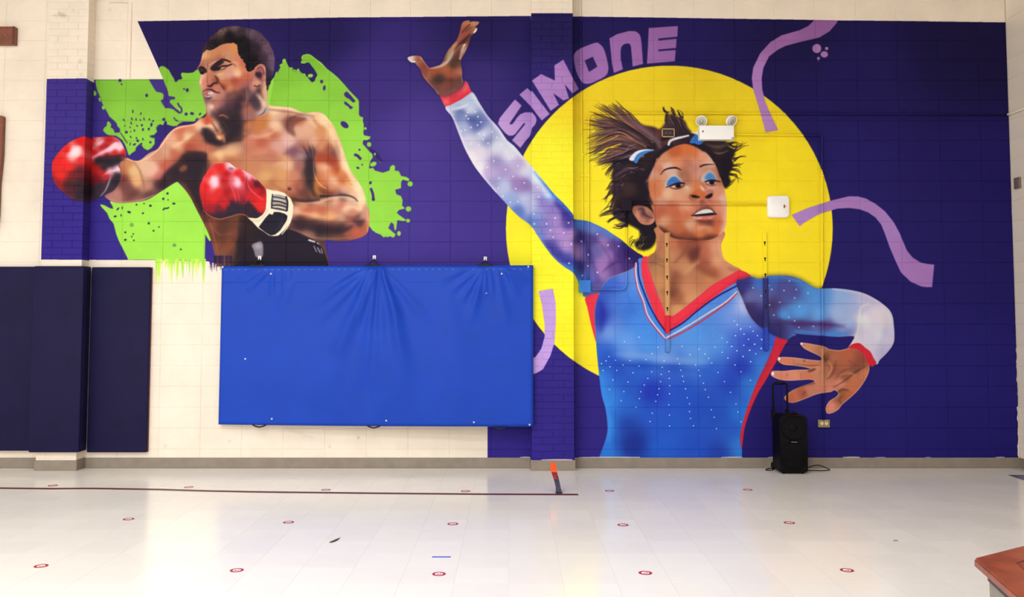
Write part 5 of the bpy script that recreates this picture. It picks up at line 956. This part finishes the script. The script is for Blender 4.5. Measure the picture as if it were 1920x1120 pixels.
# ------------------------------------------------------------- emergency light
M_plast = mat('white_plastic', (255,255,255), .35); M_glass = mat('lamp_lens', (206,200,186), .12, spec=.6); M_chrome = mat('lamp_reflector', (190,186,176), .25, .6); M_mark = mat('black_print', (30,28,30), .6)
a, b = on_wall(1312, 261.5, .09), on_wall(1376.5, 235, .09); t = thing('emergency_light', 'white twin-head emergency light above the hair of the painted gymnast', 'emergency light', ((a.x+b.x)/2, 0, (a.z+b.z)/2))
w, h = (b.x-a.x)/2, (b.z-a.z)/2
bm = BM(); box(bm, -w, w, -.09, 0, -h, h, .008, 3); obj('housing', bm, M_plast, t, True)
for s in (-1, 1):
    hd = Vector((s*w*.86, -.07, h+.05)); R = .056
    bm = BM(); tube(bm, [(s*w*.8, -.05, h-.005), (s*w*.83, -.05, h+.02)], .012, 10); obj('neck', bm, M_plast, t)
    bm = BM(); lathe(bm, [(.01, .05), (.03, .045), (.046, .03), (R, .0), (R, -.018), (R-.006, -.018), (R-.008, -.004)], 24, 'Y')
    rot = Matrix.Rotation(s*.35, 4, 'Z') @ Matrix.Rotation(.62, 4, 'X')
    bmesh.ops.transform(bm, matrix=Matrix.Translation(hd) @ rot, verts=bm.verts[:]); hob = obj('lamp_head', bm, M_plast, t, True)
    bm = BM(); lathe(bm, [(.012, -.004), (R-.008, -.012), (R-.007, -.015), (.01, -.018)], 24, 'Y'); bmesh.ops.transform(bm, matrix=Matrix.Translation(hd) @ rot, verts=bm.verts[:]); obj('lens', bm, M_glass, hob, True)
    bm = BM(); lathe(bm, [(.012, -.018), (.022, -.019), (.012, -.021)], 16, 'Y'); bmesh.ops.transform(bm, matrix=Matrix.Translation(hd) @ rot, verts=bm.verts[:]); obj('bulb_reflector', bm, M_chrome, hob, True)
def text(body, size, m, parent, loc, name='print', rotz=0., sx=1., bold=0.):
    c = bpy.data.curves.new(name, 'FONT'); c.body = body; c.size = size; c.align_x = 'CENTER'; c.align_y = 'CENTER'; c.extrude = .0004; c.offset = bold
    o = bpy.data.objects.new(name, c); COL.objects.link(o)
    dg = bpy.context.evaluated_depsgraph_get(); me = bpy.data.meshes.new_from_object(o.evaluated_get(dg)); bpy.data.objects.remove(o)
    n = bpy.data.objects.new(name, me); COL.objects.link(n); me.materials.clear(); me.materials.append(m)
    n.parent = parent; n.location = loc; n.rotation_euler = (math.pi/2, rotz, 0); n.scale = (sx, 1, 1); return n
text('B', .032, M_mark, t, (-w+.034, -.0905, .005), bold=.0012)
bm = BM(); box(bm, w-.024, w-.006, -.0905, -.089, -h+.005, -h+.021); lg = obj('badge', bm, M_mark, t)
bm = BM(); box(bm, w-.019, w-.011, -.0912, -.0902, -h+.010, -h+.016); obj('badge_mark', bm, M_plast, lg)

# ------------------------------------------------------------- wireless box
a, b = on_wall(1440, 408, .05), on_wall(1480.5, 366.5, .05); t = thing('wireless_access_point', 'white rounded square wireless box on the yellow disc', 'access point', ((a.x+b.x)/2, 0, (a.z+b.z)/2))
w, h = (b.x-a.x)/2, (b.z-a.z)/2
def rsq(w, h, r, n=6):
    out = []
    for sx, sz, a0 in ((1, 1, 0), (-1, 1, 90), (-1, -1, 180), (1, -1, 270)):
        for k in range(n+1):
            an = math.radians(a0+90*k/n); out.append((sx*(w-r)+r*math.cos(an), sz*(h-r)+r*math.sin(an)))
    return out
bm = BM(); rings = []
for s, y in ((.97, 0), (1., -.012), (1., -.03), (.97, -.043), (.9, -.05)):
    rings.append([bm.verts.new((x*s, y, zz*s)) for x, zz in rsq(w, h, w*.34)])
for A, B in zip(rings, rings[1:]):
    for k in range(len(A)): bm.faces.new((A[k], A[(k+1) % len(A)], B[(k+1) % len(A)], B[k]))
bm.faces.new(rings[-1]); bm.faces.new(rings[0][::-1]); bmesh.ops.recalc_face_normals(bm, faces=bm.faces[:]); obj('cover', bm, M_plast, t, True)
M_redm = mat('red_print', (206,60,44), .5)
bm = BM(); prism(bm, [(w*.44, -.012), (w*.5, -.02), (w*.56, -.012), (w*.56, .014), (w*.5, .022), (w*.44, .012)], -.0505, -.0512); box(bm, w*.5, w*.66, -.0512, -.0505, -.004, .004); obj('logo', bm, M_redm, t)

# ------------------------------------------------------------- wall socket
a, b = on_wall(1534.5, 802, .03), on_wall(1556, 787.5, .03); t = thing('wall_socket', 'brass double wall socket below the painted hand', 'socket', ((a.x+b.x)/2, 0, (a.z+b.z)/2))
w, h = (b.x-a.x)/2, (b.z-a.z)/2
bm = BM(); box(bm, -w, w, -.03, 0, -h, h, .003, 2); obj('box', bm, mat('brass_plate', (150,132,104), .35, .5), t)
M_ivory = mat('ivory_plastic', (222,208,164), .4)
for s in (-1, 1):
    bm = BM(); lathe(bm, [(.0165, -.029), (.0165, -.033), (.013, -.034)], 16, 'Y', (s*.022, 0, .002)); r_ = obj('outlet', bm, M_ivory, t)
    for dz in (-.006, .006):
        bm = BM(); box(bm, s*.022-.006, s*.022+.002, -.0345, -.0335, .002+dz-.001, .002+dz+.001); obj('slot', bm, M_hole, r_)
bm = BM(); lathe(bm, [(.003, -.03), (.003, -.032)], 8, 'Y', (0, 0, .002)); obj('screw', bm, bpy.data.materials['steel_hook'], t)

# ------------------------------------------------------------- speaker on wheels
M_spk = mat('black_speaker_plastic', (9,7,13), .5, spec=.12, bump=.1, bscale=300.); M_grl = mat('black_speaker_grille', (7,6,10), .6, spec=.12); M_blk = mat('black_rubber', (10,8,13), .6, spec=.15); M_badge = mat('grey_badge', (120,118,128), .4)
SW, SD, SH = .262, .235, .545
sx0 = 2.515; sf = -.34                  # left side, front face
t = thing('portable_speaker', 'black portable speaker with raised trolley handle standing by the baseboard', 'speaker', (sx0+SW/2, sf+SD/2, 0))
bm = BM()
pr = [(-SW/2, .03), (-SW/2, SH-.03), (-SW/2+.02, SH-.005), (-SW/2+.05, SH), (SW/2-.05, SH), (SW/2-.02, SH-.005), (SW/2, SH-.03), (SW/2, .03), (SW/2-.02, .012), (-SW/2+.02, .012)]
prism(bm, pr, -SD/2+.012, SD/2); obj('cabinet', bm, M_spk, t)
bm = BM(); prism(bm, [(x*.985, .01+zz*.985) for x, zz in pr], -SD/2, -SD/2+.013); ff = obj('front_panel', bm, M_spk, t)
bm = BM(); lathe(bm, [(.108, -SD/2+.002), (.112, -SD/2-.008), (.104, -SD/2-.012), (.08, -SD/2+.004), (.04, -SD/2+.008), (.035, -SD/2-.002), (.012, -SD/2-.006)], 28, 'Y', (.0, 0, SH-.115)); obj('horn', bm, M_grl, t, True)
bm = BM(); lathe(bm, [(.122, -SD/2+.002), (.124, -SD/2-.009), (.115, -SD/2-.012), (.06, -SD/2-.018), (.01, -SD/2-.02)], 32, 'Y', (.0, 0, .17)); wf = obj('woofer_grille', bm, M_grl, t, True)
for k in range(9):
    bm = BM(); zz = .075+k*.024; hw = math.sqrt(max(.112**2-(zz-.17)**2, 0))
    if hw > .02: box(bm, -hw, hw, -SD/2-.0215+.006*abs(zz-.17)/.1, -SD/2-.012, zz-.002, zz+.002); obj('grille_bar', bm, M_spk, wf)
bm = BM(); box(bm, -.036, .030, -SD/2-.018, -SD/2-.004, .292, .310, .002, 1); bg = obj('badge', bm, M_grl, t)
for k in range(5):
    bm = BM(); box(bm, -.031+k*.0118, -.022+k*.0118, -SD/2-.0188, -SD/2-.0178, .297, .306 if k % 2 else .303); obj('badge_mark', bm, M_badge, bg)
bm = BM(); box(bm, -.075, .075, -.02, .02, SH-.002, SH+.014, .006, 2); obj('top_grip', bm, M_blk, t, True)
hx0, hx1, hz = -.125, .012, 1.0
hz = on_wall(1457, 719, .12).z
bm = BM(); tube(bm, arc_path([(hx0, SD/2-.02, .1), (hx0, SD/2-.02, hz), (hx1, SD/2-.02, hz), (hx1, SD/2-.02, .1)], .03), .009, 10); hd = obj('trolley_handle', bm, M_blk, t, True)
bm = BM(); tube(bm, [(hx0+.025, SD/2-.02, hz), (hx1-.025, SD/2-.02, hz)], .014, 12); obj('hand_grip', bm, M_blk, hd, True)
for x in (hx0, hx1):
    bm = BM(); box(bm, x-.016, x+.016, SD/2-.04, SD/2+.002, SH-.07, SH+.035, .004, 1); obj('handle_sleeve', bm, M_blk, t)
for s in (-1, 1):
    bm = BM(); lathe(bm, [(.02, -.014), (.034, -.012), (.036, 0), (.034, .012), (.02, .014)], 18, 'X', (s*(SW/2-.005), SD/2+.012, .036)); obj('wheel', bm, M_blk, t, True)
for x in (-.09, .09):
    bm = BM(); lathe(bm, [(.014, 0), (.014, .014)], 10, 'Z', (x, -SD/2+.04, 0)); obj('rubber_foot', bm, M_blk, t)
bm = BM(); lathe(bm, [(.012, 0), (.012, .02), (.008, .024)], 12, 'Z', (.06, .05, SH)); obj('knob', bm, M_blk, t)
def cable(label, pts, name='power_cable'):
    q = [Vector(p) for p in pts]
    sm = []
    for i in range(len(q)-1):
        a, b, c, d = q[max(i-1, 0)], q[i], q[i+1], q[min(i+2, len(q)-1)]
        for k in range(6):
            u = k/6; sm.append(.5*((2*b)+(c-a)*u+(2*a-5*b+4*c-d)*u*u+(3*b-a-3*c+d)*u**3))
    sm.append(q[-1]); bm = BM(); tube(bm, sm, .0042, 8); o = obj(name, bm, M_blk, None, True); tag(o, label, 'cable', 'speaker cables on the floor'); return o
xr = sx0+SW
cable('black cable looping on the floor right of the speaker', [(xr+.004, -.12, .05), (xr+.05, -.10, .012), (xr+.13, -.065, .03), (xr+.2, -.055, .035), (xr+.265, -.075, .012), (xr+.275, -.13, .0045), (xr+.2, -.17, .0045), (xr+.1, -.165, .0045), (xr+.012, -.16, .0045)])
cable('short black cable loop on the floor left of the speaker', [(sx0-.006, -.06, .006), (sx0-.03, -.07, .005), (sx0-.065, -.1, .0045), (sx0-.075, -.14, .0045), (sx0-.035, -.15, .0045), (sx0-.008, -.13, .0045)])

# ------------------------------------------------------------- wood on the left wall, device on the right wall
M_wood = mat('varnished_brown_wood', (128,66,42), .4, noise=.3, nscale=14.)
a, b = on_wall(-34, 83, .06), on_wall(27.5, 49.5, .06); t = thing('wooden_bracket', 'brown wooden board fixed high on the wall in the upper left corner', 'wooden board', ((a.x+b.x)/2, 0, (a.z+b.z)/2))
w, h = (b.x-a.x)/2, (b.z-a.z)/2
bm = BM(); box(bm, -w, w, -.06, 0, -h, h, .004, 2); obj('board', bm, M_wood, t)
bm = BM(); lathe(bm, [(.011, -.06), (.011, -.066), (.006, -.069)], 6, 'Y', (w-.085, 0, 0)); obj('bolt', bm, bpy.data.materials['steel_hook'], t)
bm = BM(); prism(bm, [(w-.0, -h), (w-.02, -h), (w-.02, h), (w, h)], -.061, -.0605); obj('edge_strip', bm, mat('dark_wood_edge', (88,42,30), .5), t)
a, b = on_wall(-30, 440, .05), on_wall(5.5, 217, .05); t = thing('wooden_post', 'brown wooden upright on the wall at the left edge, paint worn at the bottom', 'wooden post', ((a.x+b.x)/2, 0, a.z)); H = b.z-a.z; w = (b.x-a.x)/2
bm = BM(); prism(bm, [(-w, .0), (w-.045, 0), (w-.02, .18), (w-.018, .5), (w-.004, .72), (w, .8), (w, H-.01), (w-.01, H), (-w, H)], -.05, 0); obj('upright', bm, M_wood, t)
bm = BM(); prism(bm, [(w-.022, .12), (w-.016, .3), (w-.016, .42), (w-.03, .3)], -.052, -.049); obj('worn_patch', bm, mat('bare_patch', (200,176,150), .7), t)
bm = BM(); box(bm, -.022, 0, -.05, .05, -.055, .055, .008, 3); q = on_wall(1917, 347); o = obj('wall_sensor', bm, mat('grey_plastic', (120,104,100), .5), None, True, (ROOM_X1-.001, -.13, q.z)); tag(o, 'small grey device on the side wall at the right edge', 'wall device')
bm = BM(); cw = on_wall(1905, 215, .018); tube(bm, [(ROOM_X1-.03, -.02, cw.z), (ROOM_X1-.016, -.05, cw.z-.002), (ROOM_X1-.014, -.9, cw.z-.002)], CR, 10); o = obj('conduit', bm, M_cream, None, True); tag(o, 'cream conduit continuing on the side wall at the right edge', 'conduit', 'thin painted conduits on the wall')

# ------------------------------------------------------------- floor marks
M_red = mat('red_vinyl_sticker', (164,14,40), .4); M_sw = mat('white_vinyl_sticker', (238,228,224), .4)
rows = [('in the row nearest the wall', [(99,911),(354,914),(611,919),(873,921.5),(1143,921),(1402,919)]), ('in the middle row', [(241,974),(541,980),(849,983),(1168,985),(1480,981)]), ('in the row nearest the viewer', [(77,1062),(444,1070),(823,1077),(1210,1075),(1588,1070)])]
words = ['leftmost', 'second from left', 'third from left', 'fourth from left', 'fifth from left', 'sixth from left']
def ring_mesh(r0, r1, z, n=28):
    bm = BM(); a = [bm.verts.new((r0*math.cos(2*math.pi*k/n), r0*math.sin(2*math.pi*k/n), z)) for k in range(n)]
    b = [bm.verts.new((r1*math.cos(2*math.pi*k/n), r1*math.sin(2*math.pi*k/n), z)) for k in range(n)]
    for k in range(n): bm.faces.new((a[k], a[(k+1) % n], b[(k+1) % n], b[k]))
    return bm
meD = bpy.data.meshes.new('disc'); bm = BM(); lathe(bm, [(.037, 0.), (.037, .0008), (.036, .0011)], 28); bm.to_mesh(meD); bm.free(); meD.materials.append(M_sw)
meR = bpy.data.meshes.new('ring'); bm = ring_mesh(.024, .0395, .0014); bm.to_mesh(meR); bm.free(); meR.materials.append(M_red)
meG = bpy.data.meshes.new('mark'); bm = BM()
n_ = 10
for (ax, ay, r0, r1, a0, a1) in [(.0, .0, .009, .015, 200, 420), (-.006, -.006, .003, .008, 0, 250)]:
    A = [bm.verts.new((ax+r0*math.cos(math.radians(a0+(a1-a0)*k/n_)), ay+r0*math.sin(math.radians(a0+(a1-a0)*k/n_)), .0015)) for k in range(n_+1)]
    B = [bm.verts.new((ax+r1*math.cos(math.radians(a0+(a1-a0)*k/n_)), ay+r1*math.sin(math.radians(a0+(a1-a0)*k/n_)), .0015)) for k in range(n_+1)]
    for k in range(n_): bm.faces.new((A[k], B[k], B[k+1], A[k+1]))
bm.to_mesh(meG); bm.free(); meG.materials.append(M_red)
for rl, pts in rows:
    for k, (a, b) in enumerate(pts):
        p = on_floor(a, b); t = thing('floor_sticker', 'round red and white floor sticker, %s %s' % (words[k], rl), 'floor sticker', (p.x, p.y, 0), 'round floor stickers')
        t.rotation_euler = (0, 0, RNG.uniform(-.4, .4)); link('disc', meD, None, t); link('ring', meR, None, t); link('mark', meG, None, t)
M_tape = mat('dark_maroon_tape', (96,40,40), .5, noise=.15, nscale=3.)
top, bot = [], []
for k in range(0, 41):
    x = -40+k*28.1; y = np.interp(x, [-40,0,100,170,300,380,480,700,900,1085], [915.2,916,917,916.4,918.5,921,923,925.5,927.3,928]); c = on_floor(x, y)
    top.append((c.x, c.y+.03)); bot.append((c.x, c.y-.03))
bm = BM(); R4 = []
for (x0, y0), (x1, y1) in zip(bot, top): R4.append([bm.verts.new(p) for p in ((x0, y0, .0002), (x0, y0, .0018), (x1, y1, .0018), (x1, y1, .0002))])
for A_, B_ in zip(R4, R4[1:]):
    for k in range(4): bm.faces.new((A_[k], A_[(k+1) % 4], B_[(k+1) % 4], B_[k]))
bm.faces.new(R4[0]); bm.faces.new(R4[-1][::-1]); bmesh.ops.recalc_face_normals(bm, faces=bm.faces[:])
tag(obj('floor_tape', bm, M_tape), 'long dark tape line on the floor in front of the wall', 'tape')
p0, p1 = on_floor(810, 1045), on_floor(845, 1045.5); bm = BM(); box(bm, p0.x, p1.x, p0.y-.012, p0.y+.012, 0, .0012)
tag(obj('floor_tape', bm, mat('blue_tape', (66,98,196), .5)), 'short blue strip of tape on the floor', 'tape')
q = [on_floor(1889, 891), on_floor(1950, 891), on_floor(1950, 912), on_floor(1925, 903)]
bm = BM(); slab(bm, [(v.x, v.y) for v in q][::-1] if False else [(v.x, v.y) for v in q], 0., .001); tag(obj('floor_patch', bm, mat('slate_blue_vinyl', (70,72,118), .3)), 'dark blue patch on the floor at the right edge', 'floor patch')
p = on_floor(626, 1015.5); bm = BM(); M_leaf = mat('dark_leaf', (62,48,30), .7)
pts = [(-.02, -.052), (.0, -.03), (.014, 0), (.022, .03), (.03, .062), (.008, .03), (-.01, 0)]
slab(bm, [(x*1.0, y*1.0) for x, y in pts], .0005, .004); 
for v in bm.verts: v.co.z += .006*abs(v.co.y)/.06
tag(obj('dry_leaf', bm, M_leaf, None, False, (p.x, p.y, 0)), 'small dark dry leaf lying on the floor', 'leaf')
p = on_floor(1679, 1014.5); bm = BM(); slab(bm, [(-.014, -.006), (.012, -.009), (.018, .002), (.0, .008), (-.012, .006)], .0, .003); tag(obj('dark_scrap', bm, mat('grey_scrap', (110,100,120), .6), None, False, (p.x, p.y, 0)), 'tiny dark scrap on the floor right of centre', 'scrap')
# orange and navy strap standing on the floor
p = on_floor(1048, 925); t = thing('standing_strap', 'short curved strap with orange top and navy foot standing on the floor', 'strap', (p.x, p.y, 0))
sc = 1645/(p.y+DIST)
ctr = [(1048,924,11),(1047,915,9),(1044.5,903,9.5),(1040.5,890,10),(1037.5,878,11),(1037.5,868,6)]
def band(lo, hi, m, name, grow=1.):
    bm = BM(); L0, R0 = [], []
    ys = np.linspace(lo, hi, 7); cy = [c[1] for c in ctr][::-1]
    for y in ys:
        x = np.interp(y, cy, [c[0] for c in ctr][::-1]); w = np.interp(y, cy, [c[2] for c in ctr][::-1])*grow
        zz = max((924-y)/sc, 0.); bend = .05*math.sin(zz/.26*math.pi)
        L0.append((Vector(((x-w/2-1048)/sc, bend, zz)))); R0.append(Vector(((x+w/2-1048)/sc, bend-.01, zz)))
    th = Vector((.0, .010*grow, 0)); V = []
    for a, b in zip(L0, R0): V.append([bm.verts.new(a-th), bm.verts.new(b-th), bm.verts.new(b+th), bm.verts.new(a+th)])
    for A, B in zip(V, V[1:]):
        for k in range(4): bm.faces.new((A[k], A[(k+1) % 4], B[(k+1) % 4], B[k]))
    bm.faces.new(V[0]); bm.faces.new(V[-1][::-1]); bmesh.ops.recalc_face_normals(bm, faces=bm.faces[:]); return obj(name, bm, m, t)
band(924.5, 894, mat('navy_strap', (34,28,56), .6), 'navy_foot'); band(900, 886, mat('maroon_strap', (140,30,38), .6), 'maroon_band', 1.04); band(887, 867.5, mat('orange_strap', (255,96,34), .5), 'orange_tip', 1.1)
bm = BM(); lathe(bm, [(.03, 0), (.03, .006), (.02, .012)], 16); obj('base_plate', bm, bpy.data.materials['navy_strap'], t)

# ------------------------------------------------------------- wooden platform in the lower right corner
M_top = mat('stained_wood_top', (152,70,36), .32, noise=.35, nscale=10.); M_panel = mat('grey_panel', (150,146,136), .6, noise=.08); M_band = mat('dark_grey_band', (70,64,70), .6)
HT = .45
A = on_floor(1826, 1048, HT); B = on_floor(1925, 1023, HT); C_ = on_floor(1897, 1100, HT)
d1 = (B-A).normalized(); d2 = (C_-A).normalized()
d2 = Vector((math.cos(math.atan2(d1.y, d1.x)-math.radians(133)), math.sin(math.atan2(d1.y, d1.x)-math.radians(133)), 0))
pA = Vector((A.x, A.y)); q1 = pA+Vector((d1.x, d1.y))*1.25; q2 = pA+Vector((d2.x, d2.y))*1.1
q3 = q2+Vector((1.2, -.35)); q4 = Vector((q1.x+.35, q1.y-.7)); out = [pA, q2, q3, q4, q1]
ctrp = sum(out, Vector((0, 0)))/5
t = thing('wooden_platform', 'wooden topped platform with grey sides in the lower right corner', 'platform', (ctrp.x, ctrp.y, 0))
def ins(d): return [(v-ctrp)+(ctrp-v).normalized()*d for v in out]
bm = BM(); slab(bm, [tuple(v) for v in ins(0)], HT-.035, HT, .006); tp = obj('top', bm, M_top, t)
bm = BM(); slab(bm, [tuple(v) for v in ins(.05)], HT-.085, HT-.035); obj('upper_band', bm, M_band, t)
bm = BM(); slab(bm, [tuple(v) for v in ins(.056)], 0, HT-.085); obj('side_panel', bm, M_panel, t)
inner = ins(.16)
o0 = ins(.004)
for k in range(5):                      # mitred border boards on the top
    a, b, c, d = o0[k], o0[(k+1) % 5], inner[(k+1) % 5], inner[k]
    bm = BM(); slab(bm, [tuple(a.lerp(d, .02)), tuple(b.lerp(c, .02)), tuple(c.lerp(b, .02)), tuple(d.lerp(a, .02))], HT-.001, HT+.004, .0015); obj('border_board', bm, M_top, tp)
bm = BM(); slab(bm, [tuple(v) for v in ins(.165)], HT-.001, HT+.003); obj('centre_board', bm, mat('stained_wood_centre', (134,60,36), .32, noise=.3, nscale=7.), tp)
